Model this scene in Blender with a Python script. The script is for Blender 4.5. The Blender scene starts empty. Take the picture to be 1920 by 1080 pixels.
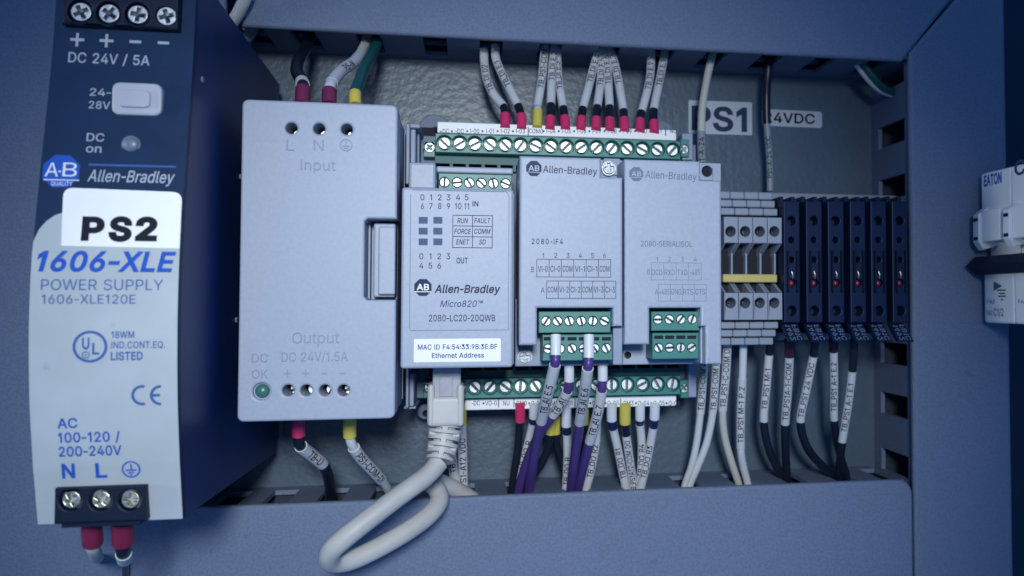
import bpy, bmesh, math, random
from mathutils import Vector

random.seed(7)
S = 0.001                      # everything below is written in millimetres
SC = bpy.context.scene
COL = SC.collection

# ------------------------------------------------------------------ camera, world, lamps, exposure
F, PPX, PPY = 1600.0, 1172.0, 508.0      # focal length and principal point, in pixels of the 1920 px wide photograph
YAW, PITCH, DIST = math.radians(10), math.radians(2), 320.0
_s, _c, _st, _ct = math.sin(YAW), math.cos(YAW), math.sin(PITCH), math.cos(PITCH)
FWD = Vector((_s * _ct, _c * _ct, _st)); RGT = Vector((_c, -_s, 0)); UPV = RGT.cross(FWD)
cam_d = bpy.data.cameras.new('camera'); cam = bpy.data.objects.new('camera', cam_d); COL.objects.link(cam)
cam.location = (0, -DIST * S, 0)
cam.rotation_euler = (math.pi / 2 + PITCH, 0, -YAW)
cam_d.sensor_fit = 'HORIZONTAL'; cam_d.sensor_width = 36; cam_d.lens = 36 * F / 1920
cam_d.shift_x = (960 - PPX) / 1920; cam_d.shift_y = (PPY - 540) / 1920
cam_d.clip_start = 0.005; cam_d.clip_end = 20
cam_d.dof.use_dof = True; cam_d.dof.focus_distance = 0.25; cam_d.dof.aperture_fstop = 16
SC.camera = cam

world = bpy.data.worlds.new('World'); SC.world = world; world.use_nodes = True
bg = world.node_tree.nodes['Background']
bg.inputs['Color'].default_value = (0.022, 0.11, 0.30, 1); bg.inputs['Strength'].default_value = 0.9

def area(name, loc, target, size, power, color, size_y=None):
    l = bpy.data.lights.new(name, 'AREA'); l.energy = power; l.color = color
    l.shape = 'RECTANGLE'; l.size = size; l.size_y = size_y or size
    o = bpy.data.objects.new(name, l); COL.objects.link(o); o.location = loc
    o.rotation_euler = (Vector(target) - Vector(loc)).to_track_quat('-Z', 'Y').to_euler()
    return o
def spot(name, loc, target, power, color, angle, blend, radius):
    l = bpy.data.lights.new(name, 'SPOT'); l.energy = power; l.color = color
    l.spot_size = math.radians(angle); l.spot_blend = blend; l.shadow_soft_size = radius
    o = bpy.data.objects.new(name, l); COL.objects.link(o); o.location = loc
    o.rotation_euler = (Vector(target) - Vector(loc)).to_track_quat('-Z', 'Y').to_euler()
    return o
spot('key_spot', (0.0, -0.52, 0.09), (0.008, -0.05, -0.034), 7.6, (0.91, 0.97, 1.0), 47, 1.0, 0.035)  # key light with its cone shaped to give the dark edges
area('reflection_fill', (-0.10, -0.70, 0.05), (-0.02, -0.05, -0.02), 0.40, 0.12, (0.80, 0.90, 1.0))  # added broad fill for the screws to reflect
side = area('breaker_fill', (-0.60, -0.25, 0.03), (0.185, -0.050, 0.01), 0.10, 0.034, (0.90, 0.96, 1.0)); side.data.spread = math.radians(26)  # added grazing fill that brightens the breaker fronts
SC.view_settings.view_transform = 'Standard'; SC.view_settings.look = 'None'
SC.view_settings.exposure = 0; SC.view_settings.gamma = 1
SC.view_settings.use_curve_mapping = False

# ------------------------------------------------------------------ photo pixel -> point on the plane d mm in front of the back plate
def at(u, v, d):
    a = (u - PPX) / F; b = (PPY - v) / F
    r = FWD + RGT * a + UPV * b
    t = (DIST - d) / r.y
    return Vector((r.x * t, -d, r.z * t))
def snap(pts, tol=0.9):
    pts = [list(p) for p in pts]
    for k in (0, 1):
        order = sorted(range(len(pts)), key=lambda i: pts[i][k]); grp = [order[0]]
        def flush(g):
            m = sum(pts[i][k] for i in g) / len(g)
            for i in g: pts[i][k] = m
        for i in order[1:]:
            if pts[i][k] - pts[grp[-1]][k] < tol: grp.append(i)
            else: flush(grp); grp = [i]
        flush(grp)
    return pts
def xz(pts, d, tol=0.9):
    q = [(at(u, v, d).x, at(u, v, d).z) for u, v in pts]
    return snap(q, tol) if tol else q
def rect(u0, v0, u1, v1, d):
    um, vm = (u0 + u1) / 2, (v0 + v1) / 2
    return (at(u0, vm, d).x, at(u1, vm, d).x, at(um, v1, d).z, at(um, v0, d).z)   # x0 x1 z0 z1
def loop(r): return [(r[0], r[2]), (r[1], r[2]), (r[1], r[3]), (r[0], r[3])]
def grow(r, m): return (r[0] - m, r[1] + m, r[2] - m, r[3] + m)
def circ(x, z, r, n=20, a0=0): return [(x + r * math.cos(a0 + 2 * math.pi * i / n), z + r * math.sin(a0 + 2 * math.pi * i / n)) for i in range(n)]
def roundrect(r, rad, n=4):
    x0, x1, z0, z1 = r; out = []
    for cx, cz, a in ((x1 - rad, z1 - rad, 0), (x0 + rad, z1 - rad, 90), (x0 + rad, z0 + rad, 180), (x1 - rad, z0 + rad, 270)):
        for i in range(n + 1):
            t = math.radians(a + 90 * i / n); out.append((cx + rad * math.cos(t), cz + rad * math.sin(t)))
    return out

# ------------------------------------------------------------------ materials
def mat(name, col, rough=0.5, metal=0.0, var=0.06, scale=60, bump=0.0, bscale=900, spec=0.5, alpha=None, emit=None, dirt=0.0):
    m = bpy.data.materials.new(name); m.use_nodes = True
    nt = m.node_tree; N = nt.nodes; L = nt.links; b = N['Principled BSDF']
    b.inputs['Roughness'].default_value = rough; b.inputs['Metallic'].default_value = metal
    b.inputs['Specular IOR Level'].default_value = spec
    geo = N.new('ShaderNodeNewGeometry')
    no = N.new('ShaderNodeTexNoise'); no.inputs['Scale'].default_value = scale; no.inputs['Detail'].default_value = 8
    L.new(geo.outputs['Position'], no.inputs['Vector'])
    ra = N.new('ShaderNodeValToRGB')
    ra.color_ramp.elements[0].position = 0.3; ra.color_ramp.elements[1].position = 0.7
    ra.color_ramp.elements[0].color = tuple(c * (1 - var) for c in col) + (1,)
    ra.color_ramp.elements[1].color = tuple(min(1, c * (1 + var)) for c in col) + (1,)
    L.new(no.outputs['Fac'], ra.inputs['Fac'])
    out = ra.outputs['Color']
    if dirt:
        n2 = N.new('ShaderNodeTexNoise'); n2.inputs['Scale'].default_value = 210; n2.inputs['Detail'].default_value = 3
        L.new(geo.outputs['Position'], n2.inputs['Vector'])
        r2 = N.new('ShaderNodeValToRGB'); r2.color_ramp.elements[0].position = 0.70; r2.color_ramp.elements[1].position = 0.78
        r2.color_ramp.elements[0].color = (0, 0, 0, 1); r2.color_ramp.elements[1].color = (dirt,) * 3 + (1,)
        L.new(n2.outputs['Fac'], r2.inputs['Fac'])
        mx = N.new('ShaderNodeMixRGB'); mx.inputs['Color2'].default_value = tuple(c * 0.35 for c in col) + (1,)
        L.new(r2.outputs['Color'], mx.inputs['Fac']); L.new(out, mx.inputs['Color1']); out = mx.outputs['Color']
    L.new(out, b.inputs['Base Color'])
    if bump:
        n3 = N.new('ShaderNodeTexNoise'); n3.inputs['Scale'].default_value = bscale; n3.inputs['Detail'].default_value = 2
        L.new(geo.outputs['Position'], n3.inputs['Vector'])
        bp = N.new('ShaderNodeBump'); bp.inputs['Strength'].default_value = bump; bp.inputs['Distance'].default_value = 0.0004
        L.new(n3.outputs['Fac'], bp.inputs['Height']); L.new(bp.outputs['Normal'], b.inputs['Normal'])
    if alpha is not None: b.inputs['Transmission Weight'].default_value = alpha
    return m

M = dict(
    plate=mat('painted_steel', (0.082, 0.122, 0.172), 0.37, var=0.12, scale=40, bump=0.5, bscale=430, spec=0.5),
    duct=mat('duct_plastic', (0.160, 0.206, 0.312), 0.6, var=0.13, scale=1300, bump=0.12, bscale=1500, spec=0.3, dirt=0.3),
    duct_in=mat('duct_inside_shade', (0.03, 0.04, 0.07), 0.8),  # duct plastic with the shade of the interior put into the colour
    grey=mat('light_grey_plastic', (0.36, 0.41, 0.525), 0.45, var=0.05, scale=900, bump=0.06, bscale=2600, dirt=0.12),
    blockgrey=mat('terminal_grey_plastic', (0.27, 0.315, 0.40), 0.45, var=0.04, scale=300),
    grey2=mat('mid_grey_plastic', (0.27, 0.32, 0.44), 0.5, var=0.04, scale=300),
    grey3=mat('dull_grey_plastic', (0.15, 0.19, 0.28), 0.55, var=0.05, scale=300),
    emboss_shade=mat('moulded_lettering', (0.27, 0.32, 0.44), 0.5),  # cover plastic toned darker; shading of the raised letters put in
    panel=mat('printed_front_panel', (0.44, 0.495, 0.535), 0.4, var=0.07, scale=70, bump=0.05, dirt=0.35),
    navy=mat('navy_black_plastic', (0.006, 0.026, 0.080), 0.55, var=0.12, scale=120, bump=0.05, spec=0.22),
    side=mat('dark_blue_steel', (0.006, 0.028, 0.125), 0.42, var=0.15, scale=40, spec=0.35),
    black=mat('black_plastic', (0.005, 0.012, 0.034), 0.5, var=0.1, spec=0.2),
    black2=mat('black_insulation', (0.008, 0.012, 0.026), 0.35, var=0.1),
    dark=mat('cavity_shade', (0.006, 0.009, 0.018), 0.8),  # near-black colour standing in for the shade inside openings
    green=mat('green_connector', (0.042, 0.215, 0.195), 0.42, var=0.06, scale=200),
    green_d=mat('deep_green_connector', (0.015, 0.115, 0.13), 0.5, var=0.06, scale=200),
    metal=mat('nickel_screw', (0.66, 0.69, 0.72), 0.44, 1.0, var=0.15, scale=900, bump=0.12, bscale=1100),
    steel=mat('zinc_screw', (0.25, 0.28, 0.32), 0.42, 1.0, var=0.2, scale=700, bump=0.15, bscale=900),
    brass=mat('brassy_screw', (0.70, 0.68, 0.56), 0.34, 1.0, var=0.15, scale=700, bump=0.2, bscale=2500),
    white=mat('white_sticker', (0.90, 0.91, 0.93), 0.45, var=0.012),
    dullwhite=mat('dull_sticker', (0.50, 0.56, 0.64), 0.5, var=0.05),  # darker base for the two stickers on the plate
    sleeve=mat('white_sleeve', (0.58, 0.60, 0.64), 0.45, var=0.06, scale=300),
    wwire=mat('white_insulation', (0.62, 0.66, 0.70), 0.4, var=0.05),
    cream=mat('cream_insulation', (0.55, 0.55, 0.50), 0.4, var=0.05),
    gwire=mat('green_insulation', (0.008, 0.09, 0.10), 0.4),
    purple=mat('purple_insulation', (0.078, 0.042, 0.22), 0.38, var=0.08),
    nav=mat('navy_insulation', (0.012, 0.022, 0.11), 0.4),
    red=mat('red_ferrule', (0.68, 0.040, 0.155), 0.4, var=0.06, scale=400),
    maroon=mat('maroon_ferrule', (0.17, 0.024, 0.085), 0.4, var=0.08),
    crimson=mat('crimson_ferrule', (0.20, 0.016, 0.055), 0.4, var=0.08),
    darkferrule=mat('dark_ferrule', (0.045, 0.010, 0.032), 0.45),
    yellow=mat('yellow_ferrule', (0.66, 0.56, 0.10), 0.42, var=0.06),
    wfer=mat('white_ferrule', (0.74, 0.77, 0.84), 0.4, var=0.04),
    jumper=mat('yellow_jumper', (0.56, 0.47, 0.17), 0.45, var=0.06),
    cable=mat('white_cable_jacket', (0.52, 0.52, 0.51), 0.5, var=0.12, scale=90, dirt=0.3),
    clear=mat('clear_plastic', (0.40, 0.41, 0.47), 0.22, var=0.12, scale=250, bump=0.3, bscale=300),
    knob=mat('frosted_plastic', (0.42, 0.45, 0.53), 0.35, var=0.06),
    lampoff=mat('unlit_lamp', (0.14, 0.18, 0.24), 0.35),
    lampgreen=mat('green_lamp', (0.05, 0.17, 0.16), 0.3),
    lampred=mat('red_lamp', (0.26, 0.02, 0.06), 0.25),
    ink=mat('dark_ink', (0.025, 0.04, 0.10), 0.6, spec=0.2),
    inkblack=mat('black_ink', (0.006, 0.009, 0.02), 0.55, spec=0.2),
    inkfaint=mat('faded_ink', (0.155, 0.19, 0.29), 0.6, spec=0.2),
    inkgrey=mat('grey_ink', (0.045, 0.065, 0.13), 0.6, spec=0.2),
    inkblue=mat('blue_ink', (0.015, 0.095, 0.48), 0.5, spec=0.2),
    inkblue2=mat('dull_blue_ink', (0.05, 0.12, 0.36), 0.5, spec=0.2),
    inknavy=mat('navy_ink', (0.02, 0.03, 0.23), 0.5, spec=0.2),
    inkpale=mat('pale_ink', (0.40, 0.46, 0.55), 0.5, spec=0.2),
    inkwhite=mat('white_ink', (0.72, 0.78, 0.86), 0.5, spec=0.2),
    inksky=mat('sky_ink', (0.060, 0.105, 0.20), 0.5, spec=0.2),
    fuse=mat('blue_black_plastic', (0.0035, 0.014, 0.052), 0.5, var=0.1, spec=0.22),
    gsleeve=mat('grey_sleeve', (0.24, 0.29, 0.34), 0.45),
    mcb=mat('white_breaker_plastic', (0.80, 0.84, 0.88), 0.4, var=0.04),
    teal=mat('teal_ink', (0.015, 0.16, 0.15), 0.5),
    wall=mat('cabinet_shade', (0.02, 0.035, 0.07), 0.6),  # shade beyond the upright duct put into a dark colour
)

# ------------------------------------------------------------------ object helpers
def thing(name, loc, label, cat, group=None):
    o = bpy.data.objects.new(name, None); COL.objects.link(o); o.empty_display_size = 0.01
    o.location = Vector(loc) * S; o['label'] = label; o['category'] = cat
    if group: o['group'] = group
    return o
def root_of(o):
    p = Vector((0, 0, 0))
    while o is not None: p = p + o.location; o = o.parent
    return p

class MB:
    """collects geometry in millimetres and links it as one mesh object"""
    def __init__(s): s.v = []; s.f = []; s.sm = []
    def add(s, vs, fs, smooth=False):
        n = len(s.v); s.v += [Vector(v) for v in vs]; s.f += [[i + n for i in f] for f in fs]; s.sm += [smooth] * len(fs); return s
    def box(s, x0, x1, d0, d1, z0, z1, bev=0.0, seg=2):
        if bev <= 0:
            vs = [(x, -d, z) for x in (x0, x1) for d in (d0, d1) for z in (z0, z1)]
            return s.add(vs, [(0, 1, 3, 2), (4, 6, 7, 5), (0, 4, 5, 1), (2, 3, 7, 6), (0, 2, 6, 4), (1, 5, 7, 3)])
        bm = bmesh.new(); bmesh.ops.create_cube(bm, size=1)
        for v in bm.verts: v.co = Vector(((x0 + x1) / 2 + v.co.x * (x1 - x0), -(d0 + d1) / 2 + v.co.y * (d1 - d0), (z0 + z1) / 2 + v.co.z * (z1 - z0)))
        bmesh.ops.bevel(bm, geom=list(bm.edges), offset=bev, segments=seg, profile=0.5, affect='EDGES')
        return s.bm(bm)
    def bm(s, bm, smooth=False):
        bm.verts.index_update(); s.add([v.co.copy() for v in bm.verts], [[v.index for v in f.verts] for f in bm.faces], smooth); bm.free(); return s
    def prism(s, lp, d0, d1):
        n = len(lp); vs = [(x, -d0, z) for x, z in lp] + [(x, -d1, z) for x, z in lp]
        return s.add(vs, [list(range(n))[::-1], list(range(n, 2 * n))] + [(i, (i + 1) % n, n + (i + 1) % n, n + i) for i in range(n)])
    def xprism(s, lp, x0, x1):                 # profile of (d, z) points swept along x
        n = len(lp); vs = [(x0, -d, z) for d, z in lp] + [(x1, -d, z) for d, z in lp]
        return s.add(vs, [list(range(n)), list(range(n, 2 * n))[::-1]] + [(i, n + i, n + (i + 1) % n, (i + 1) % n) for i in range(n)])
    def slab(s, loops, d0, d1, bev=0.0, seg=2):
        c = bpy.data.curves.new('tmp', 'CURVE'); c.dimensions = '2D'; c.fill_mode = 'BOTH'
        c.extrude = max((d1 - d0) / 2 - bev, 0); c.bevel_depth = bev; c.bevel_resolution = seg - 1; c.offset = -bev
        for lp in loops:
            p = c.splines.new('POLY'); p.points.add(len(lp) - 1); p.use_cyclic_u = True
            for q, (x, z) in zip(p.points, lp): q.co = (x, z, 0, 1)
        o = bpy.data.objects.new('tmp', c); m = bpy.data.meshes.new_from_object(o)
        dm = (d0 + d1) / 2
        s.add([(v.co.x, -(dm + v.co.z), v.co.y) for v in m.vertices], [list(p.vertices) for p in m.polygons])
        bpy.data.objects.remove(o); bpy.data.curves.remove(c); bpy.data.meshes.remove(m); return s
    def disc(s, x, z, r, d0, d1, n=20): return s.prism(circ(x, z, r, n), d0, d1)
    def dome(s, x, z, r, d0, h, n=16, rings=4):
        bm = bmesh.new(); prev = None
        vs = []; fs = []
        for k in range(rings + 1):
            a = math.pi / 2 * k / rings
            for i in range(n):
                t = 2 * math.pi * i / n; rr = r * math.cos(a) if k < rings else 0.001
                vs.append((x + rr * math.cos(t), -(d0 + h * math.sin(a)), z + rr * math.sin(t)))
        for k in range(rings):
            for i in range(n): fs.append((k * n + i, k * n + (i + 1) % n, (k + 1) * n + (i + 1) % n, (k + 1) * n + i))
        bm.free(); return s.add(vs, fs, True)
    def slot_screw(s, x, z, r, d, ang, h=0.8):
        s.disc(x, z, r, d - 2.0, d - 1.5)
        ca, sa = math.cos(ang), math.sin(ang); w = r * 0.20
        vs = []
        for px in (-r * 0.97, r * 0.97):
            for pz, dd in ((-w * 1.1, d + 0.1), (0, d - 1.1), (w * 1.1, d + 0.1)): vs.append((x + px * ca - pz * sa, -dd, z + px * sa + pz * ca))
        s.add(vs, [(0, 3, 4, 1), (1, 4, 5, 2)])
        for sg in (1, -1):
            a0 = math.asin(w / r); pts = []
            for i in range(11):
                t = a0 + (math.pi - 2 * a0) * i / 10; px, pz = r * math.cos(t), sg * r * math.sin(t); pts.append((px, pz))
            tl = [(x + px * ca - pz * sa, z + px * sa + pz * ca) for px, pz in pts]
            if sg < 0: tl = tl[::-1]
            s.slab([tl], d + 0.05, d + h, bev=min(0.12, r * 0.1), seg=1)
        return s
    def cross_screw(s, x, z, r, d, ang, h=0.9):
        lp0 = circ(x, z, r * 0.98, 20); s.add([(a, -(d + h * 0.3), c) for a, c in lp0] + [(x, -(d - 2.2), z)], [(i, (i + 1) % 20, 20) for i in range(20)])
        ca, sa = math.cos(ang), math.sin(ang); w = r * 0.23; q = r * 0.78
        lp = []
        for px, pz in ((w, w), (w, q), (-w, q), (-w, w), (-q, w), (-q, -w), (-w, -w), (-w, -q), (w, -q), (w, -w), (q, -w), (q, w)):
            lp.append((x + px * ca - pz * sa, z + px * sa + pz * ca))
        s.slab([circ(x, z, r, 24), lp], d + h * 0.05, d + h, bev=min(0.10, r * 0.06), seg=2); return s
    def tube(s, pts, rad, n=14, cap=True):
        """pts: list of Vectors; rad: number or list"""
        m = len(pts); R = rad if isinstance(rad, (list, tuple)) else [rad] * m
        T = [(pts[min(i + 1, m - 1)] - pts[max(i - 1, 0)]).normalized() for i in range(m)]
        nrm = T[0].cross(Vector((0, 1, 0)))
        if nrm.length < 1e-3: nrm = T[0].cross(Vector((1, 0, 0)))
        nrm.normalize(); vs = []
        for i in range(m):
            nrm = (nrm - T[i] * nrm.dot(T[i])).normalized(); b = T[i].cross(nrm)
            for k in range(n):
                a = 2 * math.pi * k / n; vs.append(pts[i] + (nrm * math.cos(a) + b * math.sin(a)) * R[i])
        fs = [(i * n + k, i * n + (k + 1) % n, (i + 1) * n + (k + 1) % n, (i + 1) * n + k) for i in range(m - 1) for k in range(n)]
        s.add(vs, fs, True)
        if cap: s.add(vs[:n], [list(range(n))[::-1]]); s.add(vs[-n:], [list(range(n))])
        return s
    def build(s, name, m, parent=None, label=None):
        me = bpy.data.meshes.new(name); o0 = root_of(parent) if parent else Vector((0, 0, 0))
        me.from_pydata([v * S - o0 for v in s.v], [], s.f); me.update()
        me.polygons.foreach_set('use_smooth', s.sm)
        bm = bmesh.new(); bm.from_mesh(me); bmesh.ops.recalc_face_normals(bm, faces=bm.faces); bm.to_mesh(me); bm.free()
        me.materials.append(m); o = bpy.data.objects.new(name, me); COL.objects.link(o)
        if parent: o.parent = parent
        if label: o['label'] = label
        return o

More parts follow.
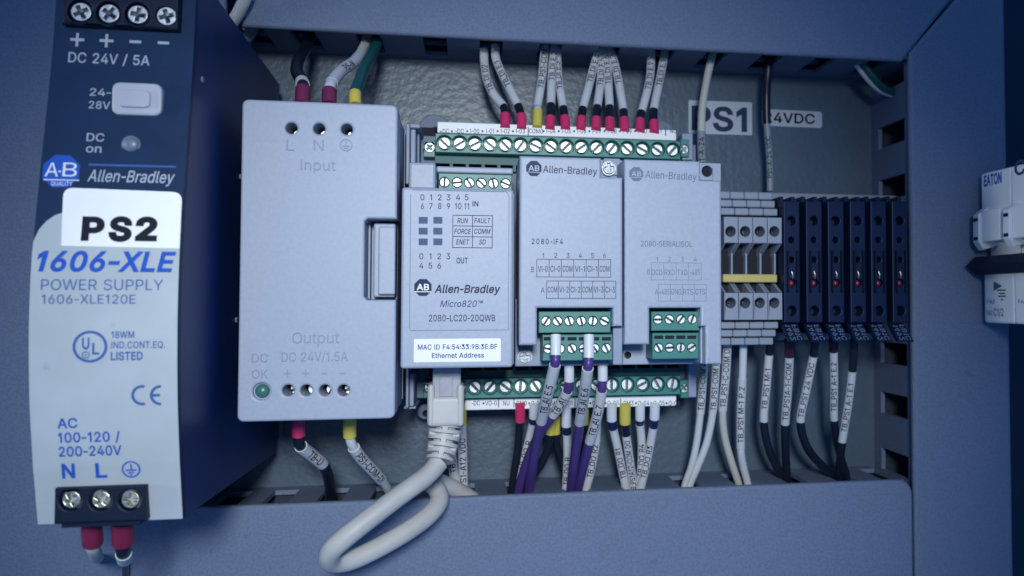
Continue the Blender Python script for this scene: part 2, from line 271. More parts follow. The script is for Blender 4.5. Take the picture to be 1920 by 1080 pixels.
# ------------------------------------------------------------------ lettering
GLYPHS = {
'+': (453, [[199,34,255,35,256,172,391,173,391,226,255,227,254,364,198,363,197,226,61,225,62,172,198,171]]),
'-': (300, [[38,244,38,188,262,188,262,244]]),
'.': (188, [[53,59,50,49,50,34,53,23,60,11,77,-1,88,-4,103,-4,113,-1,125,6,138,23,141,34,141,49,138,59,134,67,116,83,101,87,79,84,70,80]]),
'/': (249, [[234,533,178,532,15,-76,71,-76]]),
'0': (453, [[208,515,169,506,133,487,108,463,84,429,67,391,55,346,48,282,48,226,52,178,63,130,79,87,103,49,127,26,161,5,199,-5,242,-7,275,-1,310,14,343,42,367,75,382,106,399,166,405,217,405,291,397,349,384,397,364,438,342,468,310,494,281,508,245,515],[244,50,211,50,193,55,173,65,153,84,139,103,123,142,114,181,109,225,109,283,112,316,120,355,130,387,147,417,170,442,191,454,217,460,247,458,269,451,289,437,304,420,322,388,331,363,339,330,343,291,343,217,340,189,331,145,321,117,303,87,284,68,268,58]]),
'1': (330, [[165,0,165,421,58,345,58,418,172,509,230,509,230,0]]),
'2': (453, [[65,0,389,1,389,57,152,58,152,61,283,196,325,244,356,287,368,310,376,331,380,352,380,392,370,430,355,455,333,478,312,494,291,504,267,512,236,516,200,514,162,506,140,495,111,474,95,457,80,433,70,404,65,362,126,362,128,385,136,409,151,431,164,442,183,453,206,459,242,459,261,454,285,442,307,421,319,392,320,361,316,338,310,323,284,284,64,47]]),
'3': (453, [[70,509,70,452,288,451,281,439,156,298,156,249,239,245,266,238,289,226,309,207,320,190,329,160,329,129,318,97,298,74,272,59,247,52,190,52,172,56,149,67,140,73,122,93,114,108,109,131,44,131,47,106,54,84,68,60,92,34,113,19,157,1,200,-7,236,-7,268,-2,304,10,323,20,349,40,368,61,383,88,390,112,393,133,392,169,386,193,374,219,363,234,350,248,325,268,296,281,275,287,222,291,372,460,372,508]]),
'4': (453, [[309,508,247,508,245,506,44,167,40,158,40,106,280,105,281,1,342,0,343,104,413,106,412,162,343,163,342,318,281,317,280,162,109,163,109,167,298,485,310,506]]),
'5': (453, [[365,509,96,508,67,253,128,245,144,259,183,274,201,277,233,277,248,274,261,269,282,257,307,232,321,207,328,169,324,127,319,114,304,88,287,71,273,62,251,53,236,50,197,52,177,58,161,67,138,88,132,97,124,115,122,130,60,130,60,121,66,93,82,60,105,34,141,10,170,-1,204,-7,237,-7,276,1,308,14,333,32,358,58,375,85,385,114,391,151,391,175,387,207,378,235,367,256,354,276,329,301,290,323,264,331,243,334,216,334,189,329,150,313,137,302,133,303,150,452,365,452]]),
'6': (453, [[321,509,253,509,250,505,116,309,86,255,70,210,64,177,64,145,71,105,85,73,100,51,123,28,142,14,183,-2,211,-7,255,-5,289,4,313,16,337,34,356,54,368,72,383,108,389,142,389,172,385,202,371,238,346,272,319,293,298,304,264,313,213,313,176,298,311,492],[249,50,204,50,189,55,169,65,149,84,142,94,133,112,127,133,127,183,139,216,148,229,168,248,187,259,202,263,243,265,265,259,277,253,294,241,307,226,320,202,326,181,326,133,320,112,313,97,302,82,283,65,264,55]]),
'7': (453, [[97,0,166,1,391,448,390,508,62,508,63,452,323,451]]),
'8': (453, [[248,515,206,515,179,511,156,503,122,484,101,465,86,444,74,415,70,388,70,372,74,345,80,328,92,307,117,283,135,272,152,268,152,265,126,257,104,244,86,228,70,205,56,174,52,150,52,121,59,88,70,67,82,51,99,34,116,22,138,10,164,1,207,-7,245,-7,284,-1,311,8,344,26,374,55,388,76,397,100,401,130,397,171,391,189,374,217,354,239,338,251,301,265,302,268,329,278,339,286,359,307,373,331,382,369,380,403,374,426,356,457,330,484,288,506],[335,120,331,105,319,85,306,73,293,64,272,55,251,50,201,50,186,53,159,64,146,73,133,85,124,99,118,114,115,145,118,163,128,187,137,199,153,214,174,226,198,233,245,235,266,230,290,220,316,198,332,169,337,147],[316,403,319,390,319,361,310,334,291,311,276,301,258,293,245,290,209,290,179,299,162,310,151,321,143,331,136,349,133,363,133,388,137,406,145,421,164,442,179,451,195,457,212,460,242,460,270,452,287,443,299,432,308,420]]),
'9': (453, [[132,0,202,1,344,212,368,257,380,289,388,320,389,362,385,392,377,416,356,454,333,478,301,500,279,508,252,514,217,516,184,512,145,496,123,482,98,457,85,437,70,401,64,368,64,335,68,307,83,268,95,250,111,232,126,220,147,208,186,196,234,195,256,201,274,212,277,211,139,13],[205,459,247,459,276,448,292,436,307,421,319,400,325,382,328,364,328,338,323,314,314,293,305,280,289,264,279,256,253,246,234,243,207,244,190,249,172,258,162,266,145,284,133,307,128,322,125,362,128,382,139,409,154,430,166,441,180,450]]),
':': (188, [[53,59,50,49,50,34,53,23,60,11,77,-1,88,-4,103,-4,113,-1,125,6,138,23,141,34,141,49,138,59,134,67,116,83,101,87,79,84,70,80],[80,360,67,353,56,340,50,323,51,302,57,290,73,276,94,270,107,272,121,278,137,295,141,308,140,329,132,344,119,356,104,362]]),
'A': (480, [[202,508,16,1,85,1,136,142,344,142,394,1,463,0,277,506,275,508],[239,454,270,352,318,218,323,198,154,199,208,355]]),
'B': (456, [[61,508,60,1,268,0,317,8,343,16,359,26,374,36,392,53,408,82,417,115,419,137,416,167,411,185,402,205,379,234,361,248,343,256,316,262,315,266,346,279,364,291,380,308,393,334,398,355,398,392,392,419,380,445,368,461,349,478,317,496,293,504,263,508],[125,230,260,231,286,226,310,216,326,204,339,190,353,161,356,128,353,113,347,100,341,91,317,70,286,60,263,57,125,57],[125,286,125,452,268,450,299,440,311,430,326,413,333,397,336,382,336,362,333,347,326,329,318,319,296,300,272,290,247,285]]),
'C': (510, [[373,491,341,505,290,515,232,514,190,503,160,490,139,476,102,442,76,406,60,372,46,325,40,277,42,213,46,183,55,148,76,102,102,66,139,32,163,17,187,7,235,-5,286,-7,317,-2,359,11,394,31,429,63,448,90,463,121,471,147,472,161,409,161,403,141,390,114,365,86,349,74,328,64,296,55,239,55,208,64,187,74,163,92,145,111,130,133,118,159,111,183,105,217,103,273,108,312,118,349,132,378,150,403,175,427,203,443,247,455,289,455,322,448,356,430,382,405,402,372,409,349,472,349,463,387,444,426,430,444,404,470]]),
'D': (502, [[61,0,241,0,269,3,304,10,350,30,377,48,401,70,426,104,443,139,458,196,462,245,458,316,447,359,426,406,401,440,365,471,332,489,313,496,265,507,60,508],[125,57,125,451,242,452,272,447,301,438,332,420,357,397,380,361,392,326,399,277,399,233,392,184,380,149,363,121,338,94,319,81,298,70,268,62,233,57]]),
'E': (419, [[374,0,374,57,125,58,125,228,356,229,355,286,125,286,125,451,371,452,372,508,61,508,60,1]]),
'F': (410, [[61,0,125,1,125,220,347,221,346,279,125,280,125,451,368,452,368,508,60,508]]),
'G': (520, [[289,515,244,515,202,508,161,491,122,464,91,430,64,384,48,333,40,277,40,231,48,175,66,121,88,82,115,52,140,31,160,19,205,1,250,-7,302,-5,338,2,380,20,410,41,438,70,459,105,472,144,478,184,478,256,284,256,284,199,415,198,412,168,405,141,396,121,382,102,365,85,346,71,326,62,299,55,251,53,221,59,205,65,170,86,147,109,129,136,114,172,105,217,103,273,108,312,118,349,136,385,148,402,169,422,185,434,209,446,245,455,287,455,310,451,344,436,359,425,378,406,394,382,409,349,474,349,466,381,453,411,435,438,410,464,382,485,355,499,329,508]]),
'H': (517, [[61,0,125,1,125,232,391,232,392,1,456,1,455,508,392,508,391,290,125,290,125,508,60,508]]),
'I': (188, [[62,0,62,509,126,509,126,0]]),
'J': (396, [[335,509,272,508,272,130,266,102,249,75,233,62,208,52,170,50,148,56,131,65,114,82,105,99,98,132,98,172,33,172,33,127,38,99,44,79,65,43,86,23,110,8,134,-1,169,-7,202,-7,235,-1,265,11,289,28,305,43,323,72,330,93,336,126]]),
'K': (467, [[448,0,243,287,447,508,364,508,186,317,125,243,125,508,61,508,60,1,125,1,125,167,197,244,373,0]]),
'L': (393, [[61,508,60,1,361,0,361,57,125,58,125,508]]),
'M': (628, [[61,508,60,1,122,1,121,432,164,307,285,1,341,0,459,298,506,436,504,355,504,1,566,0,567,508,476,508,347,173,314,74,284,172,153,506,151,508]]),
'N': (523, [[463,0,464,508,399,508,399,130,401,81,353,169,138,506,136,508,61,508,60,1,125,1,125,341,121,429,192,305,384,4,388,0]]),
'O': (533, [[245,515,199,506,175,497,152,485,124,464,87,423,63,379,51,345,42,295,40,231,46,183,63,129,87,85,124,44,155,22,179,10,205,1,250,-7,286,-7,340,4,382,23,409,43,432,66,447,85,471,129,486,177,493,235,492,294,486,331,471,379,444,427,407,467,374,490,331,508,289,515],[247,455,287,455,320,448,346,436,367,421,394,390,414,354,424,319,429,291,430,234,426,196,415,159,399,126,382,103,350,76,319,61,284,53,250,53,215,61,187,74,163,92,141,117,123,148,111,183,105,217,103,273,106,303,114,336,130,375,151,405,179,430,211,446]]),
'P': (445, [[61,0,125,1,125,186,259,186,301,194,335,208,355,222,375,242,386,257,399,286,407,314,408,370,405,388,395,421,381,445,365,464,338,484,301,501,257,508,60,508],[125,244,125,452,265,450,296,440,310,430,326,415,333,403,342,377,345,353,344,326,336,299,330,287,310,264,290,252,254,243]]),
'Q': (533, [[467,-48,403,38,438,73,460,107,480,154,490,203,493,272,489,316,474,371,456,409,435,439,398,474,373,491,332,507,293,515,241,515,197,506,157,488,127,467,90,427,69,392,57,364,48,332,40,277,40,230,43,200,58,140,78,100,97,71,130,39,151,24,184,8,206,0,238,-6,275,-7,322,-1,358,11,401,-48],[257,456,299,453,332,443,364,423,387,400,406,370,418,341,426,311,430,274,429,217,417,163,396,121,378,98,367,89,313,159,246,158,318,64,318,61,313,59,280,53,233,56,202,66,170,86,148,107,126,142,115,167,108,197,103,235,103,272,109,319,120,353,139,389,169,422,196,440,223,450]]),
'R': (449, [[61,508,60,1,125,1,125,197,247,198,351,2,353,0,427,0,314,209,343,222,368,241,387,265,399,289,405,308,410,338,407,388,398,419,380,451,367,465,341,484,313,498,283,506,259,508],[125,451,256,452,289,444,313,430,327,416,335,404,341,389,345,367,344,328,339,311,330,293,317,279,302,268,272,258,251,255,125,255]]),
'S': (447, [[234,516,199,515,166,509,144,501,112,485,80,455,70,440,58,415,52,385,53,349,59,328,77,298,97,279,120,264,156,248,288,209,309,198,325,186,337,173,343,161,346,148,344,122,341,112,329,91,315,77,294,63,274,56,244,50,193,51,165,59,144,69,129,81,116,97,107,118,103,137,38,136,43,104,56,71,68,53,91,30,106,20,133,6,162,-3,204,-9,244,-9,279,-4,318,8,352,27,377,50,389,67,403,97,409,128,407,161,400,188,380,218,360,237,331,255,300,269,207,294,172,306,141,324,125,340,119,350,115,368,115,383,122,409,131,422,156,443,175,452,201,458,229,459,258,456,274,452,297,441,306,435,326,413,335,392,337,378,401,379,398,403,392,422,377,449,354,474,325,494,306,503,274,512]]),
'T': (449, [[193,0,257,1,257,451,417,452,417,508,32,508,33,452,192,451]]),
'U': (517, [[457,509,393,509,393,170,384,128,375,110,363,93,340,73,308,58,278,52,229,53,197,62,185,68,166,82,153,95,134,126,125,161,125,509,60,509,60,158,63,135,74,101,90,71,119,38,142,22,175,5,214,-5,239,-8,278,-8,304,-5,338,4,380,25,414,54,432,78,450,119,458,164]]),
'V': (480, [[17,508,202,2,205,0,278,0,462,508,395,508,393,505,291,212,241,56,193,205,85,508]]),
'W': (686, [[16,508,155,0,231,1,319,326,343,435,367,322,454,2,457,0,531,1,666,493,668,508,603,508,510,146,493,63,466,181,379,508,306,508,226,208,204,116,195,67,193,64,174,155,84,505,82,508]]),
'X': (474, [[19,0,91,0,185,133,238,218,273,157,380,2,382,0,455,1,276,262,279,269,445,508,373,508,264,350,238,303,201,367,104,508,30,508,195,269,200,259]]),
'Y': (472, [[268,0,268,209,454,508,382,508,378,505,276,338,236,262,204,326,93,506,91,508,17,508,204,208,204,1]]),
'Z': (438, [[398,0,398,57,115,56,165,122,396,460,397,508,41,508,41,452,322,452,279,394,42,47,42,1]]),
'_': (319, [[320,-56,319,1,0,0,1,-56]]),
'a': (389, [[336,0,336,271,327,310,314,334,297,353,264,372,246,378,210,384,178,384,136,377,115,369,87,353,63,331,54,319,41,292,43,290,100,273,104,283,117,301,138,317,169,329,213,330,235,324,247,318,264,301,275,273,275,246,270,237,255,230,129,212,94,201,64,185,42,160,33,139,30,123,30,94,33,76,47,45,66,23,82,11,100,2,124,-6,144,-9,177,-9,202,-4,231,8,244,17,261,34,270,49,276,51,277,0],[275,187,275,123,272,111,263,91,254,79,229,59,196,47,156,45,139,48,118,57,98,78,92,96,93,121,99,135,121,153,157,165,228,174]]),
'c': (396, [[296,362,270,374,234,383,195,385,153,377,125,365,101,349,72,318,51,281,39,242,34,207,34,168,42,122,57,83,82,45,104,25,140,4,170,-5,191,-8,224,-8,267,1,288,10,315,28,336,48,357,83,363,99,362,103,305,116,289,84,261,59,249,53,227,47,204,46,180,49,156,58,130,80,118,96,109,114,100,144,96,192,97,215,105,249,111,266,123,287,146,311,155,317,167,323,189,329,225,329,248,323,272,310,286,296,294,285,303,262,361,278,357,293,340,323,315,349]]),
'd': (424, [[371,509,310,509,309,319,306,320,297,335,279,355,248,376,228,382,206,385,171,383,134,373,99,352,72,323,52,288,39,245,34,209,36,152,43,114,54,86,72,54,101,23,129,5,149,-2,180,-8,212,-8,240,-2,273,17,289,33,304,56,308,59,312,59,313,0,372,0],[221,47,180,49,165,53,143,67,127,83,114,104,102,137,97,162,96,195,99,227,105,252,114,275,130,299,146,313,168,325,188,329,221,329,236,326,251,320,269,308,289,285,300,264,310,224,310,156,304,128,289,93,264,65,243,53]]),
'e': (404, [[215,385,179,383,152,377,119,362,96,346,67,312,51,281,40,248,34,206,36,152,43,116,51,95,73,56,96,31,125,11,159,-2,195,-8,230,-8,258,-4,282,4,306,16,321,26,345,50,361,78,364,90,306,106,292,80,273,62,257,53,224,46,201,46,176,50,144,65,120,90,108,111,102,128,96,168,372,170,372,206,366,255,355,288,340,317,311,349,287,365,252,379],[97,222,97,234,105,261,124,294,143,311,164,323,203,331,224,329,246,323,272,307,285,293,298,269,309,230,308,221]]),
'h': (410, [[356,0,357,259,351,295,338,328,327,343,313,357,283,375,247,384,209,384,175,375,151,362,132,344,115,316,114,508,53,508,53,1,114,1,114,245,117,260,128,286,149,310,170,322,193,328,227,328,251,321,263,314,282,293,290,278,294,262,296,1]]),
'i': (167, [[54,0,113,1,113,380,53,379],[41,476,47,461,59,450,71,444,89,442,107,448,118,458,125,472,127,487,122,502,110,516,93,524,75,524,60,518,47,505,41,490]]),
'l': (189, [[53,509,54,60,60,40,69,25,82,13,98,4,125,-2,154,-2,173,1,179,2,180,7,170,54,139,52,128,55,119,64,114,81,114,508]]),
'n': (410, [[356,0,357,259,353,289,345,313,330,338,307,362,283,375,247,384,209,384,175,375,151,362,132,344,120,328,113,314,111,331,111,379,53,380,53,1,114,1,114,245,117,260,128,286,149,310,170,322,193,328,227,328,251,321,263,314,282,293,290,278,294,262,296,1]]),
'o': (415, [[191,-8,224,-8,263,-1,288,10,317,29,346,62,366,98,376,132,381,164,381,212,376,243,363,285,342,321,318,346,293,364,257,379,219,385,180,383,153,377,125,365,101,349,72,318,51,281,39,242,34,207,34,168,42,122,54,89,75,54,93,34,122,13,147,1],[189,329,225,329,239,326,263,316,275,307,291,290,303,270,313,242,318,219,318,156,312,129,298,98,289,84,270,65,249,53,227,47,204,46,180,49,165,53,141,68,124,87,109,114,97,162,97,215,105,249,115,275,127,293,146,311,167,323]]),
'p': (424, [[53,-143,114,-142,115,58,120,56,137,32,151,18,176,1,209,-8,248,-8,272,-3,293,4,326,25,351,52,371,85,384,125,390,166,390,212,383,259,372,289,353,323,325,352,293,372,250,384,208,384,191,381,169,372,151,360,137,346,120,322,113,319,112,379,53,379],[212,46,188,51,166,61,143,83,135,94,123,119,116,148,113,172,113,208,122,256,131,277,143,295,158,310,178,322,208,330,233,330,254,325,271,318,280,312,306,283,317,262,324,236,329,200,329,179,324,143,315,113,306,95,293,77,278,64,260,54,239,48]]),
'r': (259, [[53,0,114,1,114,251,120,274,132,293,145,306,169,320,193,326,226,326,242,322,242,384,194,384,172,378,140,358,128,344,115,321,111,322,110,380,53,379]]),
's': (365, [[237,379,215,383,176,385,143,380,116,371,87,355,66,333,54,312,49,299,48,257,52,239,63,219,78,202,101,187,117,179,233,149,249,140,261,129,267,117,268,96,265,86,258,74,233,55,200,46,155,47,125,59,108,75,93,106,38,95,36,92,43,68,51,53,67,32,89,14,128,-2,164,-8,200,-8,224,-5,258,5,276,14,303,35,318,54,328,78,331,93,331,120,328,135,321,153,302,176,275,194,257,202,146,230,126,241,114,255,109,267,109,287,117,303,135,320,152,328,171,332,203,332,233,323,256,302,269,277,321,289,324,293,319,306,300,339,272,364]]),
't': (227, [[211,0,213,3,201,53,181,50,159,50,148,53,135,61,126,82,126,327,204,327,204,379,127,380,126,471,66,471,65,381,7,380,6,328,65,327,65,79,68,61,78,37,90,22,117,5,154,-4,184,-4]]),
'u': (410, [[53,379,53,120,62,75,81,39,101,19,128,4,167,-5,208,-4,241,7,260,19,282,41,298,68,299,0,356,-1,357,378,296,378,296,135,293,119,284,96,275,83,262,70,245,59,214,50,187,50,163,56,143,68,126,89,116,117,114,378]]),
'y': (389, [[51,-141,75,-145,105,-145,132,-139,149,-132,167,-118,190,-89,211,-42,371,380,306,380,304,378,221,150,195,60,169,147,85,379,17,379,163,-2,139,-63,122,-82,104,-90,80,-90,61,-86,47,-137]]),
'\u2122': (490, [[40,509,40,470,105,470,105,290,147,290,147,470,212,470,212,509],[240,290,240,509,296,509,350,360,404,509,460,509,460,290,420,290,420,450,364,290,336,290,280,450,280,290]]),
' ': (240, []),
}
CAPH = max(p for p in GLYPHS['H'][1][0][1::2])
def glyphs(txt, bold=0.0, shear=0.0, spacing=1.0):
    """outline lettering: (points with cap height 1, faces, width, cap height)"""
    v = []; f = []; pen = 0
    for ch in txt:
        adv, loops = GLYPHS[ch]
        if loops:
            c = bpy.data.curves.new('tmp', 'CURVE'); c.dimensions = '2D'; c.fill_mode = 'BOTH'; c.offset = bold * 80
            for lp in loops:
                p = c.splines.new('POLY'); n = len(lp) // 2; p.points.add(n - 1); p.use_cyclic_u = True
                for i in range(n): p.points[i].co = (pen + lp[2 * i] + shear * lp[2 * i + 1], lp[2 * i + 1], 0, 1)
            o = bpy.data.objects.new('tmp', c); m = bpy.data.meshes.new_from_object(o); n0 = len(v)
            v += [tuple(q.co) for q in m.vertices]; f += [[i + n0 for i in p.vertices] for p in m.polygons]
            bpy.data.objects.remove(o); bpy.data.curves.remove(c); bpy.data.meshes.remove(m)
        pen += adv * spacing + bold * 60
    xs = [p[0] for p in v]; x0, x1 = min(xs), max(xs); off = bold * 80; h = CAPH + 2 * off
    return [((p[0] - x0), (p[1] + off) / h) for p in v], f, x1 - x0, h

class Face:
    """printing surface: depth d (number or function of z); collects print by ink and parent"""
    def __init__(s, d): s.d = d if callable(d) else (lambda z, d=d: d)
    def p(s, u, v):
        d = s.d(0)
        for _ in range(8): q = at(u, v, d); d = s.d(q.z)
        return at(u, v, d)
    def put(s, mb, vs2, fs, eps=0.07): mb.add([(x, -(s.d(z) + eps), z) for x, z in vs2], fs)
    def text(s, mb, txt, u0, u1, v, cap, bold=0.0, shear=0.0, tilt=0.0, spacing=1.0, eps=0.07, extr=0):
        """fits txt between pixel columns u0 and u1 with its baseline at row v (at mid width); cap height in pixels"""
        g, f, w, h = glyphs(txt, bold, shear, spacing)
        a, b = s.p(u0, v), s.p(u1, v); mid = s.p((u0 + u1) / 2, v); top = s.p((u0 + u1) / 2, v - cap)
        W = b.x - a.x; H = top.z - mid.z; k = W / w; ct, st = math.cos(tilt), math.sin(tilt); out = []
        for x, y in g:
            px, pz = x * k - W / 2, y * H; out.append((mid.x + px * ct - pz * st, mid.z + px * st + pz * ct))
        s.put(mb, out, f, eps)
        if extr:
            n = len(out); cnt = {}
            for fc in f:
                for i in range(len(fc)):
                    e = (fc[i], fc[(i + 1) % len(fc)]); cnt[tuple(sorted(e))] = cnt.get(tuple(sorted(e)), 0) + 1
            vs = [(x, -(s.d(z) + eps), z) for x, z in out] + [(x, -(s.d(z) + eps - extr), z) for x, z in out]
            mb.add(vs, [(a_, b_, b_ + n, a_ + n) for (a_, b_), c in cnt.items() if c == 1])
    def ctext(s, mb, txt, uc, v, cap, narrow=1.0, bold=0.0, shear=0.0, **k):
        g, f, w, h = glyphs(txt, bold, shear); wpx = w / h * cap * narrow
        s.text(mb, txt, uc - wpx / 2, uc + wpx / 2, v, cap, bold, shear, **k)
    def poly(s, mb, pts, eps=0.07):
        q = [s.p(u, v) for u, v in pts]; s.put(mb, [(a.x, a.z) for a in q], [list(range(len(q)))], eps)
    def bar(s, mb, u0, v0, u1, v1, eps=0.07):
        um, vm = (u0 + u1) / 2, (v0 + v1) / 2; x0, x1, z0, z1 = s.p(u0, vm).x, s.p(u1, vm).x, s.p(um, v1).z, s.p(um, v0).z
        s.put(mb, [(x0, z0), (x1, z0), (x1, z1), (x0, z1)], [[0, 1, 2, 3]], eps)
    def arc(s, mb, u, v, r, w, a0=0, a1=360, n=32, eps=0.07, sx=1.0):
        c = s.p(u, v); R = abs(s.p(u + r, v).x - c.x); W = R * w / r; vs = []
        for i in range(n + 1):
            t = math.radians(a0 + (a1 - a0) * i / n)
            for q in (R - W / 2, R + W / 2): vs.append((c.x + q * math.cos(t) * sx, c.z + q * math.sin(t)))
        s.put(mb, vs, [(2 * i, 2 * i + 1, 2 * i + 3, 2 * i + 2) for i in range(n)], eps)
    def disc(s, mb, u, v, r, n=24, a0=0.0, eps=0.07):
        c = s.p(u, v); R = abs(s.p(u + r, v).x - c.x); lp = circ(c.x, c.z, R, n, a0); s.put(mb, lp, [list(range(n))], eps)
    def grid(s, mb, us, vs, w=1.2):
        for u in us: s.bar(mb, u - w / 2, vs[0] - w / 2, u + w / 2, vs[-1] + w / 2)
        for v in vs: s.bar(mb, us[0] + w / 2, v - w / 2, us[-1] - w / 2, v + w / 2, eps=0.075)
    def emblem(s, parent, u, v, r, ink, paper):
        """octagon badge with two letters and a line"""
        b = MB(); s.disc(b, u, v, r, 8, math.pi / 8); o = b.build('badge', ink, parent)
        l = MB(); s.text(l, 'AB', u - r * 0.66, u + r * 0.66, v + r * 0.30, r * 0.68, 0.22, eps=0.12)
        s.bar(l, u - r * 0.88, v + r * 0.42, u + r * 0.88, v + r * 0.50, eps=0.12)
        l.build('badge_lettering', paper, o); return o

# ------------------------------------------------------------------ wires
def spline(pts, per=10):
    P = [pts[0] * 2 - pts[1]] + pts + [pts[-1] * 2 - pts[-2]]; out = []
    for i in range(1, len(P) - 2):
        for k in range(per):
            t = k / per; a, b, c, d = P[i - 1], P[i], P[i + 1], P[i + 2]
            out.append(0.5 * ((2 * b) + (c - a) * t + (2 * a - 5 * b + 4 * c - d) * t * t + (3 * b - a - 3 * c + d) * t ** 3))
    return out + [pts[-1]]
PER = 10
def seg_of(path, t0, t1):
    i0, i1 = t0 * PER, t1 * PER; n = max(2, int(round((i1 - i0) / 1.0)) + 1); r = []
    for k in range(n):
        q = i0 + (i1 - i0) * k / (n - 1); j = min(int(q), len(path) - 2); r.append(path[j].lerp(path[j + 1], q - j))
    return r
CAMP = Vector((0, -DIST, 0))
def sliced(g, f, n=8):
    bm = bmesh.new(); vs = [bm.verts.new((x, y * 100, 0)) for x, y in g]
    for q in f:
        try: bm.faces.new([vs[i] for i in q])
        except ValueError: pass
    for i in range(1, n): bmesh.ops.bisect_plane(bm, geom=bm.verts[:] + bm.edges[:] + bm.faces[:], plane_co=(0, 100 * i / n, 0), plane_no=(0, 1, 0))
    bm.verts.index_update(); r = ([(v.co.x, v.co.y / 100) for v in bm.verts], [[v.index for v in q.verts] for q in bm.faces]); bm.free(); return r
def sleeve_text(mb, pts, r, txt, frac=0.62, off=0.08, flip=False, roll=0.0):
    """lettering wrapped round a tube, reading along it"""
    if flip: pts = pts[::-1]
    L = [0]
    for a, b in zip(pts, pts[1:]): L.append(L[-1] + (b - a).length)
    g, f, w, h = glyphs(txt, 0.12); g, f = sliced(g, f); H = r * 2 * frac; W = min(L[-1] * 0.86, w / h * H * 1.05); k = W / w; s0 = (L[-1] - W) / 2; out = []
    for x, y in g:
        q = s0 + x * k; i = 0
        while i < len(L) - 2 and L[i + 1] < q: i += 1
        t = (q - L[i]) / max(L[i + 1] - L[i], 1e-6); c = pts[i].lerp(pts[i + 1], t); T = (pts[i + 1] - pts[i]).normalized()
        fr = (CAMP - c); fr = (fr - T * fr.dot(T)).normalized(); sd = T.cross(fr) * -1
        a = (y - 0.5) * H / r + roll; out.append(c + (fr * math.cos(a) + sd * -math.sin(a) * -1) * (r + off))
    mb.add(out, f)
def wire(name, label, cat, group, pts, parts):
    """pts: (u, v, d) along the wire; parts: (part name, from, to, radius, material, text)"""
    P = [at(*p) for p in pts]; path = spline(P, PER)
    o = thing(name, P[-1], label, cat, group)
    for prt in parts:
        nm, t0, t1, r, m = prt[:5]; sg = seg_of(path, t0, t1); b = MB()
        if nm == 'ferrule':
            n = len(sg); b.tube(sg, r, 16)
        else: b.tube(sg, r)
        po = b.build(nm, M[m], o)
        if len(prt) > 5 and prt[5]:
            l = MB(); sleeve_text(l, sg, r, prt[5], flip=prt[6] if len(prt) > 6 else True); l.build('marker_lettering', M['inkblack'], po)
    return o

def terminal_face(parent, name, r, screws, d0, d1, rad, m='green', hole=1.32, depth=1.1, kind='slot', sm='metal', angs=None):
    """block front with a real round hole at every screw; screws are sub-parts"""
    b = MB(); holes = [circ(x, z, rad * hole, 20) for x, z in screws]
    b.slab([loop(r)] + holes, d1 - 3, d1, bev=0.2, seg=1)
    b.box(r[0], r[1], d0, d1 - 3.02, r[2], r[3])
    o = b.build(name, M[m], parent)
    for i, (x, z) in enumerate(screws):
        q = MB(); a = angs[i] if angs else random.uniform(0, math.pi)
        (q.slot_screw if kind == 'slot' else q.cross_screw)(x, z, rad, d1 - depth - 0.5, a); q.build('screw', M[sm], o)
    return o

# ================================================================== THE CABINET
def structure(name, mb, m):
    o = mb.build(name, M[m]); o['kind'] = 'structure'; return o
xa, xb = at(0, 540, 0).x - 60, at(1850, 540, 0).x
b = MB(); b.box(xa, xb, -2, 0, -200, 220); structure('back_plate', b, 'plate')
b = MB(); b.box(xb + 0.5, xb + 200, -62, -60, -200, 220); structure('cabinet_back_wall', b, 'wall')  # set back and dark where the plate runs on into shade

# ------------------------------------------------------------------ wiring ducts
def duct_thing(label, loc):
    return thing('wiring_duct', loc, label, 'wiring duct', 'slotted wiring ducts round the control gear')
DF = 34.0      # front of the duct covers
def comb(o, name, along, plane, slots, lo, hi, horizontal, inward):
    """slotted side wall: a solid strip at the plate, fingers between the slots, a rim under the cover"""
    b = MB(); t = 1.6; p0, p1 = (plane, plane + t * inward) if inward > 0 else (plane + t * inward, plane)
    def piece(a0, a1, d0, d1):
        if horizontal: b.box(a0, a1, d0, d1, p0, p1)
        else: b.box(p0, p1, d0, d1, a0, a1)
    piece(lo, hi, 0, 6); piece(lo, hi, 27, DF - 2.2)
    edges = sorted(slots); cur = lo
    for a0, a1 in edges: piece(cur, a0, 6.02, 26.98); cur = a1
    piece(cur, hi, 6.02, 26.98)
    b.build(name, M['duct'], o)

# top duct
zt = at(1085, 82, DF).z
o = duct_thing('grey slotted duct across the top, open fingers facing down to the wires', (0, 0, zt))
b = MB()
tc = [at(446, 30, DF), at(1688, 104, DF)]
xr = at(1700, 60, DF).x
lp = [(at(452, 40, DF).x, zt), (at(1692, 100, DF).x, zt), (at(1808, -30, DF).x, at(1808, -30, DF).z), (at(1808, -30, DF).x, at(1808, -160, DF).z), (at(470, -30, DF).x, at(470, -160, DF).z)]
lp = [lp[0], lp[1], lp[2], (lp[2][0] + 30, lp[2][1] + 34), (lp[0][0] + 6, lp[2][1] + 34)]
b.slab([lp], DF - 3, DF, bev=1.3, seg=3); b.build('cover', M['duct'], o)
sl = []
for uc in (478, 573, 693, 816, 921, 1031, 1139, 1240, 1336, 1437, 1535, 1633):
    x = at(uc, 95, 20).x; sl.append((x - 4.0, x + 4.0))
zw = zt + 1.5
comb(o, 'slotted_wall', 'x', zw, sl, at(455, 60, 20).x, at(1720, 100, 20).x, True, 1)
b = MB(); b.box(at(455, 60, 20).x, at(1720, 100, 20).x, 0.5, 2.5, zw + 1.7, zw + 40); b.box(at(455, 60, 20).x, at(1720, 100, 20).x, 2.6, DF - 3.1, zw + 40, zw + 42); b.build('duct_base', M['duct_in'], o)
b = MB()
for x0, x1 in sl: b.box(x0 - .6, x1 + .6, 8, 9.2, zw + 3.2, zw + 4.6)
